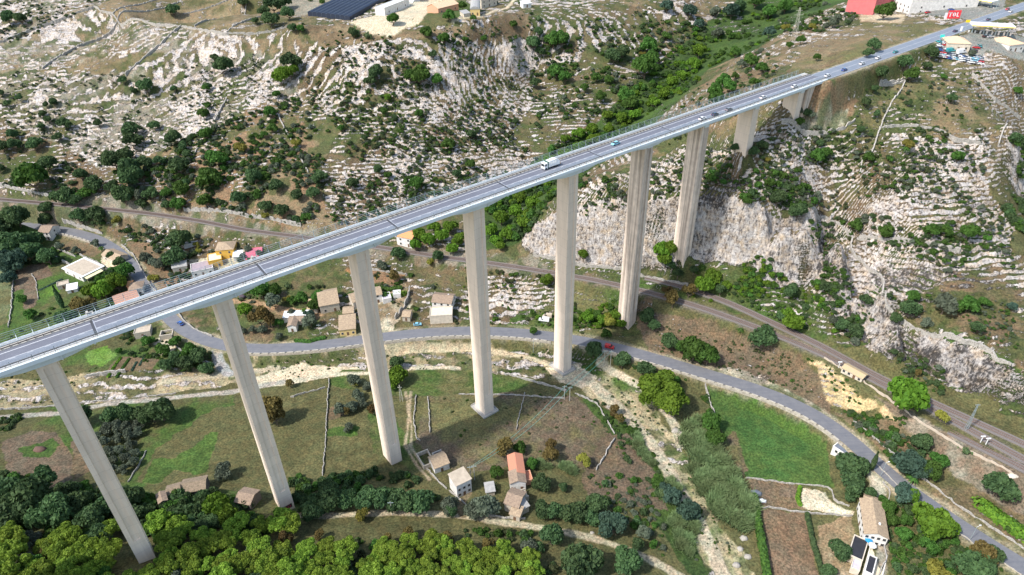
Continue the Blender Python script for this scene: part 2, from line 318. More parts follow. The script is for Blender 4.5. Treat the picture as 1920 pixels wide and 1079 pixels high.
# white/dirt tracks and paths laid on the ground (picture line, half width in metres, colour)
TRACKS = [
 ([(1085,700),(1140,745),(1195,800),(1240,860),(1280,930),(1320,1000),(1360,1085)], 2.8, (.40,.35,.28)), ([(1125,680),(1180,712),(1230,745),(1268,800),(1275,835)], 2.0, (.42,.37,.30)), ([(300,716),(380,708),(450,700),(520,690)], 1.8, (.38,.33,.26)),
 ([(720,655),(820,652),(900,655),(980,668),(1050,690)], 1.6, (.42,.35,.26)),
 ([(530,965),(600,968),(700,962),(780,962),(850,966),(920,976),(1000,988),(1080,1002),(1150,1020),(1220,1050),(1290,1090)], 1.45, (.40,.34,.26)),
 ([(-40,786),(30,780),(120,775),(200,758),(330,745),(440,735),(530,716)], 1.6, (.33,.30,.28)),
 ([(540,716),(620,703),(700,700),(780,690),(860,690)], 1.2, PALE),
 ([(770,835),(773,800),(760,735)], .5, (.36,.29,.21)), ([(760,835),(765,800),(770,735)], .5, (.36,.29,.21)),
 ([(768,835),(790,870),(820,900)], .5, (.36,.29,.21)), ([(762,838),(780,872),(806,900)], .5, (.36,.29,.21)),
 ([(390,565),(470,565),(530,580),(600,590)], 2.0, (.34,.22,.14)),
 ([(300,640),(330,648),(310,660)], 3.0, PALE), ([(405,660),(412,685),(430,700)], 2.5, (.3,.3,.32)),
 ([(880,925),(850,960),(870,968)], 1.2, TAN),
 ([(840,-10),(800,20),(780,45),(700,60)], 3.5, SAND),
 ([(985,-10),(950,15),(910,30),(850,40)], 1.5, SAND),
 ([(1650,1090),(1655,1010),(1650,950)], 1.8, GREY),
 ([(1640,890),(1655,940),(1630,955)], 2.2, (.33,.3,.26)),
]
ROWS = rng.random(4096)
def cover(x, y):
    """ground colour and rockiness at world points"""
    n1 = fbm(x / 14, y / 14, 4, 3.1); n2 = fbm(x / 45, y / 45, 3, 8.2); nf = fbm(x / 3.2, y / 3.2, 3, 1.7)
    wx = x + (fbm(x / 9, y / 9, 3, 5.5) - .5) * 7; wy = y + (fbm(x / 9, y / 9, 3, 6.6) - .5) * 7
    sx = x + (fbm(x / 3, y / 3, 2, 5.5) - .5) * 2.2; sy = y + (fbm(x / 3, y / 3, 2, 6.6) - .5) * 2.2
    c = np.zeros(x.shape + (3,)) + np.array(OLV); R = np.full(x.shape, .0)
    for poly, a, b, rk in COVER:
        pp = np.array(poly, float); P = cast_on(F, pp[:, 0], pp[:, 1])[:, :2]
        big = rk >= .1
        m = in_poly(wx if big else sx, wy if big else sy, P)
        k = sstep(.38, .62, .5 * n1[m] + .3 * n2[m] + .2 * nf[m])[:, None]
        c[m] = np.array(a) * (1 - k) + np.array(b) * k; R[m] = rk
    for line, hw, col in TRACKS:
        q = np.array(line, float); P = smooth_line(resample(cast_on(F, q[:, 0], q[:, 1]), 3), 3)
        d, _ = seg_dist(x, y, P); m = sstep(hw + .6, hw - .4, d + (nf - .5) * 1.5)[..., None]
        c = c * (1 - m) + np.array(col) * m; R = R * (1 - m[..., 0])
    for L, w0, w1, col in ((road_c, 4.6, 6.6, (.30,.26,.20)), (rail_c, 2.2, 4.2, (.17,.145,.125)), (rail2_c, 2.0, 3.6, (.15,.14,.10)), (up_c, 6.0, 7.5, (.30,.26,.21))):
        d, _ = seg_dist(x, y, L); mv = (1 - sstep(w0, w1, d + (nf - .5) * 3)) * (.55 + .45 * sstep(.4, .6, n1)); c = c * (1 - mv[..., None]) + np.array(col) * mv[..., None]
    mt = sstep(.50, .58, fbm(x / 6.5, y / 6.5, 3, 31.) * .7 + .3 * n2) * (R > .15) * .75
    c = c * (1 - mt[..., None]) + np.array((.048, .070, .024)) * mt[..., None]
    c = c * (.72 + .56 * nf)[..., None] * (.85 + .3 * n2)[..., None]
    return c, R
def resample(P, step):
    s = np.r_[0, np.cumsum(np.linalg.norm(np.diff(P[:, :2], axis=0), axis=1))]
    q = np.linspace(0, s[-1], max(2, int(s[-1] / step) + 1))
    return np.stack([np.interp(q, s, P[:, k]) for k in range(3)], 1)

# weather stains on the limestone, plus painted shade: ravine, niche, deck shadow (picture polygons)
STAIN_SHADE = [[(1455,345),(1550,352),(1552,398),(1500,395),(1460,380)],[(1508,420),(1560,425),(1590,470),(1600,520),(1560,560),(1520,520)],[(1600,560),(1660,575),(1700,610),(1760,640),(1870,670),(1930,710),(1930,780),(1800,740),(1700,700),(1640,650)],[(1640,490),(1760,500),(1900,540),(1900,600),(1780,580),(1650,540)],[(1290,300),(1390,300),(1400,340),(1330,420),(1290,400)]]
# ------------------------------------------------------------------ ground sheet: fan of rows spaced finer near the valley
rows = [60.]
while rows[-1] < 1000: rows.append(rows[-1] + (max(.36, 8.2e-6 * rows[-1] ** 2) if rows[-1] > 125 else 2))
while rows[-1] < 3400: rows.append(rows[-1] * 1.06)
rows = np.array(rows); us = np.concatenate([np.linspace(-3, -1.5, 40), np.linspace(-1.49, -.78, 240), np.linspace(-.7775, .78, 690), np.linspace(.784, 1.4, 190), np.linspace(1.42, 3, 40)])
VX = rows[:, None] * us[None]; VY = np.repeat(rows[:, None], len(us), 1)
print('ground verts', VX.size)
VH = flatten(VX, VY, hbase(VX, VY))
VC, VR = cover(VX, VY)
gsl = grid_at(slopeG, VX, VY)
cliff = sstep(.85, 1.4, gsl)
CLZ = [[(960,505),(975,440),(1040,398),(1090,380),(1200,372),(1330,362),(1400,376),(1512,396),(1562,404),(1606,476),(1668,533),(1704,600),(1762,626),(1870,658),(1960,700),(1960,800),(1800,755),(1640,680),(1560,600),(1300,540)], [(930,90),(960,60),(1000,80),(1012,160),(1000,195),(940,170)], [(870,500),(1040,525),(1035,560),(880,560)], [(1840,330),(1870,250),(1960,230),(1960,460),(1900,420)]]
_in = np.zeros(VX.shape)
for poly in CLZ:
    pp = np.array(poly, float); _in[in_poly(VX + (fbm(VX / 8, VY / 8, 3, 5.5) - .5) * 8, VY, cast_on(F, pp[:, 0], pp[:, 1])[:, :2])] = 1
cliff = cliff * _in
dro, _ = seg_dist(VX, VY, road_c); dup_, _ = seg_dist(VX, VY, up_c); dra, _ = seg_dist(VX, VY, rail_c); dr2, _ = seg_dist(VX, VY, rail2_c)
free = sstep(4.6, 9, dro) * sstep(7, 12, dup_) * sstep(3.5, 7, dra) * sstep(3, 6, dr2)
Rk = VR * free
per = 2.0
q = (VH + .20 * VY) / per + 1.6 * fbm(VX / 30, VY / 30, 3, 2.2) + 1.1 * fbm(VX / 6, VY / 6, 3, 4.2)
tt = q - np.floor(q)
gst = sstep(.60, 1.0, tt)
terr = per * (gst - tt) * np.clip(Rk * 1.3, 0, 1) * (1 - .4 * cliff)
n_f = fbm(VX / 2.4, VY / 2.4, 3, 9.4); n_m = fbm(VX / 8, VY / 8, 4, 3.4)
bump = (n_m - .5) * (1.0 + 2.2 * Rk) * free + (n_f - .5) * (.25 + 1.3 * Rk) * free
cl_n = (fbm(VX / 4.5, VY / 4.5, 4, 7.7) - .5) * 7.0 * cliff * free
VZ = VH + terr + bump + cl_n
rf = .55 * sstep(.25, .85, tt) + .42 * n_f + .22 * fbm(VX / 1.3, VY / 1.3, 2, 3.) + .85 * fbm(VX / 22, VY / 22, 4, 11.) + .45 * fbm(VX / 70, VY / 70, 2, 14.) + .26 * n_m
qs = np.quantile(rf[rows < 1000][:, 280:-230][::6, ::6], np.linspace(0, 1, 101))
cov = np.interp(rf, qs, np.linspace(0, 1, 101))            # share of ground below this value
want = 1 - .52 * Rk
rockA = np.clip(.5 + (cov - want) * 2.4, 0, 1) * (Rk > .02)
rockA = np.maximum(rockA, cliff * free * (.45 + .5 * sstep(.25, .6, fbm(VX / 10, VY / 10, 3, 1.1))))
stain_shade = np.zeros(VX.shape)
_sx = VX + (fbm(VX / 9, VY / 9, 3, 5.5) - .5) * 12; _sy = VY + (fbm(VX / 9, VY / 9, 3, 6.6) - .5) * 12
for poly in STAIN_SHADE:
    pp = np.array(poly, float); stain_shade[in_poly(_sx, _sy, cast_on(F, pp[:, 0], pp[:, 1])[:, :2])] = 1
stain_shade *= sstep(.25, .55, fbm(VX / 7, VY / 7, 3, 21.))

# ------------------------------------------------------------------ material and mesh helpers
def new_mat(name):
    m = bpy.data.materials.new(name); m.use_nodes = True; return m, m.node_tree, m.node_tree.nodes['Principled BSDF']
def ramp(nt, a, b, c0=(0,0,0,1), c1=(1,1,1,1)):
    r = nt.nodes.new('ShaderNodeValToRGB'); r.color_ramp.elements[0].position = a; r.color_ramp.elements[1].position = b
    r.color_ramp.elements[0].color = c0; r.color_ramp.elements[1].color = c1; return r
def noise_node(nt, scale, detail=4, rough=.55, coord=None, kind='ShaderNodeTexNoise'):
    n = nt.nodes.new(kind); n.inputs['Scale'].default_value = scale
    if 'Detail' in n.inputs: n.inputs['Detail'].default_value = detail
    if 'Roughness' in n.inputs: n.inputs['Roughness'].default_value = rough
    if coord is not None: nt.links.new(coord, n.inputs['Vector'])
    return n
def mixc(nt, f, a, b, mode='MIX'):
    n = nt.nodes.new('ShaderNodeMix'); n.data_type = 'RGBA'; n.blend_type = mode
    for s, v in ((n.inputs[0], f), (n.inputs[6], a), (n.inputs[7], b)):
        if hasattr(v, 'links') or hasattr(v, 'is_linked'): nt.links.new(v, s)
        elif isinstance(v, tuple): s.default_value = v + (1,) if len(v) == 3 else v
        else: s.default_value = v
    return n.outputs[2]
def mmath(nt, op, a, b=None, c=None, clamp=False):
    n = nt.nodes.new('ShaderNodeMath'); n.operation = op; n.use_clamp = clamp
    for s, v in zip(n.inputs, (a, b, c)):
        if v is None: continue
        if hasattr(v, 'is_linked'): nt.links.new(v, s)
        else: s.default_value = v
    return n.outputs[0]
MATS = {}
def mat(key, col, rough=.85, var=.25, scale=1.5, bump=0.0, col2=None, metal=0.0, stretch=None):
    """procedural surface: base colour broken up by noise, optional second colour and bump"""
    if key in MATS: return MATS[key]
    m, nt, b = new_mat(key); tc = nt.nodes.new('ShaderNodeTexCoord'); co = tc.outputs['Object']
    if stretch:
        mp = nt.nodes.new('ShaderNodeMapping'); mp.inputs['Scale'].default_value = stretch; nt.links.new(co, mp.inputs[0]); co = mp.outputs[0]
    n = noise_node(nt, scale, 5, .65, co); r = ramp(nt, .35, .68); nt.links.new(n.outputs[0], r.inputs[0])
    c2 = col2 or tuple(v * (1 - var) for v in col)
    nt.links.new(mixc(nt, r.outputs[0], tuple(col), tuple(c2)), b.inputs['Base Color'])
    b.inputs['Roughness'].default_value = rough; b.inputs['Metallic'].default_value = metal
    if bump:
        bn = nt.nodes.new('ShaderNodeBump'); bn.inputs['Strength'].default_value = bump; bn.inputs['Distance'].default_value = .15
        nt.links.new(n.outputs[0], bn.inputs['Height']); nt.links.new(bn.outputs[0], b.inputs['Normal'])
    MATS[key] = m; return m

def fast_mesh(name, V, Fq, n=4):
    """mesh from numpy arrays; Fq is (k, n)"""
    me = bpy.data.meshes.new(name); V = np.asarray(V, np.float32); Fq = np.asarray(Fq, np.int32)
    me.vertices.add(len(V)); me.vertices.foreach_set('co', V.ravel())
    me.loops.add(Fq.size); me.loops.foreach_set('vertex_index', Fq.ravel())
    me.polygons.add(len(Fq)); me.polygons.foreach_set('loop_start', np.arange(0, Fq.size, n, dtype=np.int32))
    me.polygons.foreach_set('loop_total', np.full(len(Fq), n, np.int32)); me.update(calc_edges=True); return me
def link(name, me, m=None, parent=None):
    o = bpy.data.objects.new(name, me); COL.objects.link(o)
    if m is not None:
        for x in (m if isinstance(m, (list, tuple)) else [m]): me.materials.append(x)
    if parent is not None: o.parent = parent
    return o
def tag(o, label=None, cat=None, group=None, kind=None):
    if label: o['label'] = label
    if cat: o['category'] = cat
    if group: o['group'] = group
    if kind: o['kind'] = kind
    return o
def thing(name, label, cat, loc=(0, 0, 0), rz=0, group=None):
    o = bpy.data.objects.new(name, None); COL.objects.link(o); o.location = loc; o.rotation_euler = (0, 0, rz)
    o.empty_display_size = .5
    return tag(o, label, cat, group)
class MB:
    """collects boxes, prisms and tubes into one mesh"""
    def __init__(s): s.v = []; s.f = []; s.mi = []; s.smooth = []
    def add(s, V, Fs, mi=0, sm=False):
        k = len(s.v); s.v += [tuple(p) for p in V]; s.f += [tuple(i + k for i in f) for f in Fs]; s.mi += [mi] * len(Fs); s.smooth += [sm] * len(Fs); return s
    def box(s, x0, x1, y0, y1, z0, z1, mi=0, taper=0, tw=0):
        t = taper; V = [(x0,y0,z0),(x1,y0,z0),(x1,y1,z0),(x0,y1,z0),(x0+t,y0+t,z1),(x1-t,y0+t,z1),(x1-t,y1-t,z1),(x0+t,y1-t,z1)]
        return s.add(V, [(3,2,1,0),(4,5,6,7),(0,1,5,4),(1,2,6,5),(2,3,7,6),(3,0,4,7)], mi)
    def tube(s, a, b, r, n=6, mi=0, r2=None):
        a = Vector(a); b = Vector(b); d = (b - a).normalized(); u = d.orthogonal().normalized(); w_ = d.cross(u); r2 = r if r2 is None else r2
        V = []
        for p, rr in ((a, r), (b, r2)):
            for i in range(n):
                t = 2 * math.pi * i / n; V.append(p + (u * math.cos(t) + w_ * math.sin(t)) * rr)
        Fs = [(i, (i + 1) % n, n + (i + 1) % n, n + i) for i in range(n)] + [tuple(range(n))[::-1], tuple(range(n, 2 * n))]
        return s.add(V, Fs, mi)
    def build(s, name, m, parent=None):
        me = bpy.data.meshes.new(name); me.from_pydata(s.v, [], s.f); me.polygons.foreach_set('material_index', s.mi); me.polygons.foreach_set('use_smooth', s.smooth); me.update()
        return link(name, me, m, parent)
def recalc(o):
    bm = bmesh.new(); bm.from_mesh(o.data); bmesh.ops.recalc_face_normals(bm, faces=bm.faces); bm.to_mesh(o.data); bm.free(); return o

# ------------------------------------------------------------------ ground mesh and its material
nr, nc = VX.shape
idx = np.arange(nr * nc).reshape(nr, nc)
quads = np.stack([idx[:-1, :-1], idx[:-1, 1:], idx[1:, 1:], idx[1:, :-1]], -1).reshape(-1, 4)
me = fast_mesh('ground', np.stack([VX, VY, VZ], -1).reshape(-1, 3), quads)
me.polygons.foreach_set('use_smooth', np.ones(len(me.polygons), bool))
ca = me.color_attributes.new('cover', 'FLOAT_COLOR', 'POINT')
ca.data.foreach_set('color', np.concatenate([np.clip(VC, 0, 1), rockA[..., None]], -1).reshape(-1).astype(np.float32))
cb = me.attributes.new('cliff', 'FLOAT', 'POINT'); cb.data.foreach_set('value', (cliff * free).reshape(-1).astype(np.float32))

cs_ = me.attributes.new('stain_shade', 'FLOAT', 'POINT'); cs_.data.foreach_set('value', stain_shade.reshape(-1).astype(np.float32))
m, nt, b = new_mat('ground_cover')
geo = nt.nodes.new('ShaderNodeNewGeometry'); pos = geo.outputs['Position']
at_ = nt.nodes.new('ShaderNodeAttribute'); at_.attribute_name = 'cover'
ac = nt.nodes.new('ShaderNodeAttribute'); ac.attribute_name = 'cliff'
ast = nt.nodes.new('ShaderNodeAttribute'); ast.attribute_name = 'stain_shade'
nA = noise_node(nt, 1.15, 7, .72, pos); nB = noise_node(nt, .28, 5, .6, pos)
mp = nt.nodes.new('ShaderNodeMapping'); mp.inputs['Scale'].default_value = (1, 1, .30); nt.links.new(pos, mp.inputs[0])
nS = noise_node(nt, .95, 7, .72, mp.outputs[0])           # vertical runs on rock faces
mp2 = nt.nodes.new('ShaderNodeMapping'); mp2.inputs['Scale'].default_value = (.12, .12, 1.3); nt.links.new(pos, mp2.inputs[0])
nL = noise_node(nt, .8, 4, .6, mp2.outputs[0])           # bedding lines
mp3 = nt.nodes.new('ShaderNodeMapping'); mp3.inputs['Scale'].default_value = (.13, .13, 1.9); nt.links.new(pos, mp3.inputs[0])
nM = noise_node(nt, 1.0, 3, .6, mp3.outputs[0])
rk = mmath(nt, 'ADD', at_.outputs['Alpha'], mmath(nt, 'MULTIPLY', mmath(nt, 'SUBTRACT', nA.outputs[0], .5), 1.7))
rk = mmath(nt, 'ADD', rk, mmath(nt, 'MULTIPLY', mmath(nt, 'SUBTRACT', nM.outputs[0], .5), .7))
r1 = ramp(nt, .40, .56); nt.links.new(rk, r1.inputs[0])
rr = ramp(nt, .415, .60, (.07,.066,.064,1), (.72,.675,.625,1))
e = rr.color_ramp.elements.new(.485); e.color = (.39,.36,.335,1)
nD = noise_node(nt, .075, 4, .6, pos)
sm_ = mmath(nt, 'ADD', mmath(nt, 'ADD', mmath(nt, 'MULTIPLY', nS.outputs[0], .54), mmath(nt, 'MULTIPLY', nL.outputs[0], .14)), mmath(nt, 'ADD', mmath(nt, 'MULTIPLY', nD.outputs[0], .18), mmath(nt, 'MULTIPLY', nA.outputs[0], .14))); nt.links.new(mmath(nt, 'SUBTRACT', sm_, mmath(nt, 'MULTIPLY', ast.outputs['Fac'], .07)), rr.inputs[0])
warm = ramp(nt, .42, .66, (1,1,1,1), (1.0,.86,.68,1)); nt.links.new(nB.outputs[0], warm.inputs[0])
rock = mixc(nt, 1.0, rr.outputs[0], warm.outputs[0], 'MULTIPLY')
vadd = nt.nodes.new('ShaderNodeVectorMath'); vadd.operation = 'MULTIPLY_ADD'; nt.links.new(nB.outputs['Color'], vadd.inputs[0]); vadd.inputs[1].default_value = (5, 5, 3); nt.links.new(pos, vadd.inputs[2])
mp5 = nt.nodes.new('ShaderNodeMapping'); mp5.inputs['Scale'].default_value = (.30, .30, .16); nt.links.new(vadd.outputs[0], mp5.inputs[0])
vo = nt.nodes.new('ShaderNodeTexVoronoi'); vo.feature = 'DISTANCE_TO_EDGE'; vo.inputs['Scale'].default_value = 1.0; nt.links.new(mp5.outputs[0], vo.inputs['Vector'])
ck = ramp(nt, .0, .06, (.28,.25,.23,1), (1,1,1,1)); nt.links.new(vo.outputs['Distance'], ck.inputs[0]); rock = mixc(nt, .28, rock, ck.outputs[0], 'MULTIPLY')
# grass tufts and dark patches over the soil
g1 = ramp(nt, .40, .62, (.50,.52,.50,1), (1.38,1.34,1.28,1)); nt.links.new(nA.outputs[0], g1.inputs[0])
soil = mixc(nt, 1.0, at_.outputs['Color'], g1.outputs[0], 'MULTIPLY')
hb = ramp(nt, .40, .62, (.90,.98,.90,1), (1.10,1.02,.92,1)); nt.links.new(nB.outputs[0], hb.inputs[0]); soil = mixc(nt, 1.0, soil, hb.outputs[0], 'MULTIPLY')
nG = noise_node(nt, 2.6, 3, .6, pos); g2 = ramp(nt, .57, .66); nt.links.new(nG.outputs[0], g2.inputs[0])
soil = mixc(nt, mmath(nt, 'MULTIPLY', g2.outputs[0], .45), soil, (.05, .065, .022))
nt.links.new(mixc(nt, r1.outputs[0], soil, rock), b.inputs['Base Color'])
b.inputs['Roughness'].default_value = .95; b.inputs['Specular IOR Level'].default_value = .15
bn = nt.nodes.new('ShaderNodeBump'); bn.inputs['Strength'].default_value = .9; bn.inputs['Distance'].default_value = .6
hh = mmath(nt, 'ADD', mmath(nt, 'MULTIPLY', nA.outputs[0], mmath(nt, 'ADD', .35, mmath(nt, 'MULTIPLY', r1.outputs[0], 1.3))), mmath(nt, 'MULTIPLY', mmath(nt, 'MULTIPLY', sm_, r1.outputs[0]), mmath(nt, 'ADD', .8, mmath(nt, 'MULTIPLY', ac.outputs['Fac'], 4.0))))
nt.links.new(hh, bn.inputs['Height']); nt.links.new(bn.outputs[0], b.inputs['Normal'])
ground = link('ground', me, m); tag(ground, kind='structure')
# fine regular height field for placing things
FH = flatten(_gxx, _gyy, G)
def ground_z(x, y): return float(grid_at(FH, np.array([x]), np.array([y]))[0])
def P2W(px, py): return cast_on(FH, px, py)
def p2w(px, py): return P2W([px], [py])[0]

# ------------------------------------------------------------------ viaduct
def BW(s, n, z): return (AX[0]*s + NX[0]*n, AX[1]*s + NX[1]*n, z)
NC = -197.2
conc = mat('pier_concrete', (.50,.42,.33), .9, .2, .35, .15, col2=(.40,.33,.26), stretch=(1,1,.25))
def streak_mat():
    m, nt, b = new_mat('weathered_concrete'); g = nt.nodes.new('ShaderNodeNewGeometry'); mp = nt.nodes.new('ShaderNodeMapping'); mp.inputs['Scale'].default_value = (1.0, 1.0, .015)
    nt.links.new(g.outputs[0], mp.inputs[0]); n = noise_node(nt, .9, 5, .65, mp.outputs[0]); r = ramp(nt, .42, .62, (.76,.63,.51,1), (.36,.29,.235,1)); nt.links.new(n.outputs[0], r.inputs[0])
    n2 = noise_node(nt, .3, 4, .6, g.outputs[0]); r2 = ramp(nt, .3, .7, (.8,.8,.8,1), (1.1,1.1,1.1,1)); nt.links.new(n2.outputs[0], r2.inputs[0])
    nt.links.new(mixc(nt, 1.0, r.outputs[0], r2.outputs[0], 'MULTIPLY'), b.inputs['Base Color']); b.inputs['Roughness'].default_value = .9; return m
def lift_mat():
    m, nt, b = new_mat('cast_concrete'); g = nt.nodes.new('ShaderNodeNewGeometry'); sp = nt.nodes.new('ShaderNodeSeparateXYZ'); nt.links.new(g.outputs[0], sp.inputs[0])
    f = mmath(nt, 'FRACT', mmath(nt, 'DIVIDE', sp.outputs[2], 4.4)); ln = mmath(nt, 'LESS_THAN', f, .022)
    fl = mmath(nt, 'FLOOR', mmath(nt, 'DIVIDE', sp.outputs[2], 4.4)); wn = nt.nodes.new('ShaderNodeTexWhiteNoise'); wn.noise_dimensions = '1D'; nt.links.new(fl, wn.inputs['W'])
    mp = nt.nodes.new('ShaderNodeMapping'); mp.inputs['Scale'].default_value = (1.3, 1.3, .12); nt.links.new(g.outputs[0], mp.inputs[0])
    n = noise_node(nt, .5, 5, .65, mp.outputs[0]); r = ramp(nt, .35, .7, (.82,.675,.54,1), (.66,.54,.425,1)); nt.links.new(n.outputs[0], r.inputs[0])
    c = mixc(nt, mmath(nt, 'MULTIPLY', wn.outputs[0], .22), r.outputs[0], (.58,.47,.37)); c = mixc(nt, mmath(nt, 'MULTIPLY', ln, .35), c, (.22,.19,.16))
    nt.links.new(c, b.inputs['Base Color']); b.inputs['Roughness'].default_value = .9; return m
lift = lift_mat(); streak = streak_mat()
girderm = mat('girder_paint', (.70,.75,.76), .7, .12, .12, .05, col2=(.60,.65,.67), stretch=(1,1,.3))
kerbm = mat('kerb_concrete', (.42,.40,.36), .85, .25, .5)
steel = mat('galvanised_steel', (.36,.43,.44), .45, .2, .6, metal=.3)
dsteel = mat('rusted_guard_rail', (.16,.13,.11), .6, .3, 1.2)
def asphalt_mat(key, base, tone):
    m, nt, b = new_mat(key); g = nt.nodes.new('ShaderNodeNewGeometry'); n = noise_node(nt, .35, 5, .6, g.outputs[0])
    mp = nt.nodes.new('ShaderNodeMapping'); mp.inputs['Rotation'].default_value = (0, 0, -math.atan2(AX[1], AX[0])); mp.inputs['Scale'].default_value = (.02, 1.1, 1); nt.links.new(g.outputs[0], mp.inputs[0])
    n2 = noise_node(nt, 1.0, 4, .6, mp.outputs[0]); r = ramp(nt, .3, .7, base + (1,), tone + (1,)); nt.links.new(mmath(nt, 'ADD', mmath(nt, 'MULTIPLY', n.outputs[0], .55), mmath(nt, 'MULTIPLY', n2.outputs[0], .45)), r.inputs[0])
    nf = noise_node(nt, 9, 2, .5, g.outputs[0]); rf = ramp(nt, .3, .7, (.85,.85,.85,1), (1.15,1.15,1.15,1)); nt.links.new(nf.outputs[0], rf.inputs[0])
    nt.links.new(mixc(nt, 1.0, r.outputs[0], rf.outputs[0], 'MULTIPLY'), b.inputs['Base Color']); b.inputs['Roughness'].default_value = .62; return m
asph = asphalt_mat('asphalt', (.135,.155,.19), (.20,.22,.25)); asphd = asphalt_mat('old_asphalt', (.105,.108,.13), (.15,.155,.18)); asphr = asphalt_mat('road_asphalt', (.105,.11,.125), (.175,.172,.175))
white = mat('road_paint', (.56,.57,.58), .6, .25, 2.0)
viaduct = thing('viaduct', 'long concrete road viaduct on very tall piers crossing the valley', 'bridge', BW(0, NC, 0))
IW = Matrix.Translation(Vector(BW(0, NC, 0))).inverted()
def vb(mb, name, m):
    """mesh built in world coordinates, hung under the viaduct"""
    o0 = Vector(BW(0, NC, 0)); mb.v = [(p[0]-o0.x, p[1]-o0.y, p[2]-o0.z) for p in mb.v]; o = mb.build(name, m, viaduct); return recalc(o)
def bbox(mb, s0, s1, n0, n1, z0, z1, mi=0):
    V = [BW(s0,n0,z0),BW(s1,n0,z0),BW(s1,n1,z0),BW(s0,n1,z0),BW(s0,n0,z1),BW(s1,n0,z1),BW(s1,n1,z1),BW(s0,n1,z1)]
    mb.add(V, [(3,2,1,0),(4,5,6,7),(0,1,5,4),(1,2,6,5),(2,3,7,6),(3,0,4,7)], mi)
PS = []
for x, y, zg in PIERS:
    PS.append((x * AX[0] + y * AX[1] + 2.3, zg))
PS = [(PS[0][0] - 96, -70.), (PS[0][0] - 48, -80.)] + PS
DT = 4.05                     # top of the slab
S0, S1 = PS[0][0] - 20, 352.0
def soffit(s):
    """depth of the girder: haunched over the tall piers"""
    best = 1e9
    for k, (ps, _) in enumerate(PS): best = min(best, abs(s - ps))
    if s > PS[7][0] - 10: return 1.0 if s > PS[8][0] - 6 else 0.9 if best > 6 else .3
    t = min(1, max(0, (best - 3) / 14)); return 1.9 * (t * t * (3 - 2 * t))
sec = [(-.5, 'x')]
st = [S0]
while st[-1] < S1: st.append(min(S1, st[-1] + 3.0))
g = MB(); rings = []
for s in st:
    z0 = soffit(s)
    rings.append([BW(s, NC+4.7, z0), BW(s, NC+4.95, DT-.75), BW(s, NC-4.95, DT-.75), BW(s, NC-4.7, z0)])
V = [p for r in rings for p in r]; Fs = []
for i in range(len(rings) - 1):
    for j in range(4): Fs.append((4*i+j, 4*i+(j+1)%4, 4*i+4+(j+1)%4, 4*i+4+j))
Fs += [(0,1,2,3), tuple(len(V)-4+k for k in (3,2,1,0))]
g.add(V, Fs); vb(g, 'girder', girderm)
for k, s in enumerate(np.arange(S0 + 8, S1 - 6, 16.0)):       # web stiffeners
    g = MB(); bbox(g, s, s + .35, NC+4.9, NC+5.25, soffit(s) + .15, DT-.76); vb(g, 'web_stiffener', girderm)
for ps, _ in PS[:8]:
    g = MB(); bbox(g, ps+12.5, ps+13.0, NC+4.9, NC+5.35, soffit(ps+12.5), DT-.76); vb(g, 'joint_bracket', girderm)
g = MB(); bbox(g, S0, S1, NC-7.1, NC+6.3, DT-.75, DT-.02); bbox(g, S0, S1, NC+6.3, NC+7.1, DT-1.15, DT+.12); bbox(g, S0, S1, NC-7.1, NC-6.8, DT-.016, DT+.25); vb(g, 'deck_slab', girderm)
g = MB(); bbox(g, S0, S1, NC+5.5, NC+6.28, DT-.016, DT+.16); bbox(g, S0, S1, NC-6.78, NC-3.3, DT-.016, DT+.20); vb(g, 'kerb', kerbm)
g = MB(); bbox(g, S0, S1, NC+1.7, NC+5.48, DT-.014, DT+.03); vb(g, 'near_lane', asph)
g = MB(); bbox(g, S0, S1, NC-3.28, NC+1.68, DT-.014, DT+.028); vb(g, 'far_lane', asphd)
g = MB(); bbox(g, S0, S1, NC+1.62, NC+1.80, DT+.025, DT+.046); bbox(g, S0, S1, NC-2.0, NC-1.72, DT+.025, DT+.046); bbox(g, S0, S1, NC+5.2, NC+5.32, DT+.028, DT+.046)
g2 = np.arange(S0, S1 - 3, 4.2)
for s in g2: bbox(g, s, s + 1.4, NC+2.05, NC+2.2, DT+.026, DT+.047)
vb(g, 'lane_marking', white)
for ps, _ in PS[:8]:
    g = MB(); bbox(g, ps+13.6, ps+14.3, NC-3.2, NC+5.45, DT+.02, DT+.055); vb(g, 'expansion_joint', mat('joint_steel', (.06,.06,.065), .5, .3, 2))
for ps, _ in PS[:8]: g = MB(); bbox(g, ps+14.32, ps+14.55, NC-3.2, NC+5.45, DT+.02, DT+.052); vb(g, 'joint_edge', mat('joint_concrete', (.34,.36,.40), .7, .2, 2))
# near side: low guard rail, rusty walk edge and a light wire fence
g = MB(); bbox(g, S0, S1, NC+5.72, NC+5.8, DT+.55, DT+.85)
for s in np.arange(S0, S1, 3.0): bbox(g, s, s+.12, NC+5.82, NC+5.95, DT+.15, DT+.9)
vb(g, 'guard_rail', dsteel)
g = MB()
for z in (.5, 1.0, 1.5, 2.0): bbox(g, S0, S1, NC+6.55, NC+6.58, DT+z, DT+z+.035)
for s in np.arange(S0, S1, .9): bbox(g, s, s+.03, NC+6.56, NC+6.59, DT+.12, DT+2.0)
vb(g, 'wire_fence', steel)
for s in np.arange(S0, S1, 5.2): g = MB(); bbox(g, s, s+.1, NC+6.6, NC+6.72, DT+.1, DT+2.1); vb(g, 'fence_post', steel)
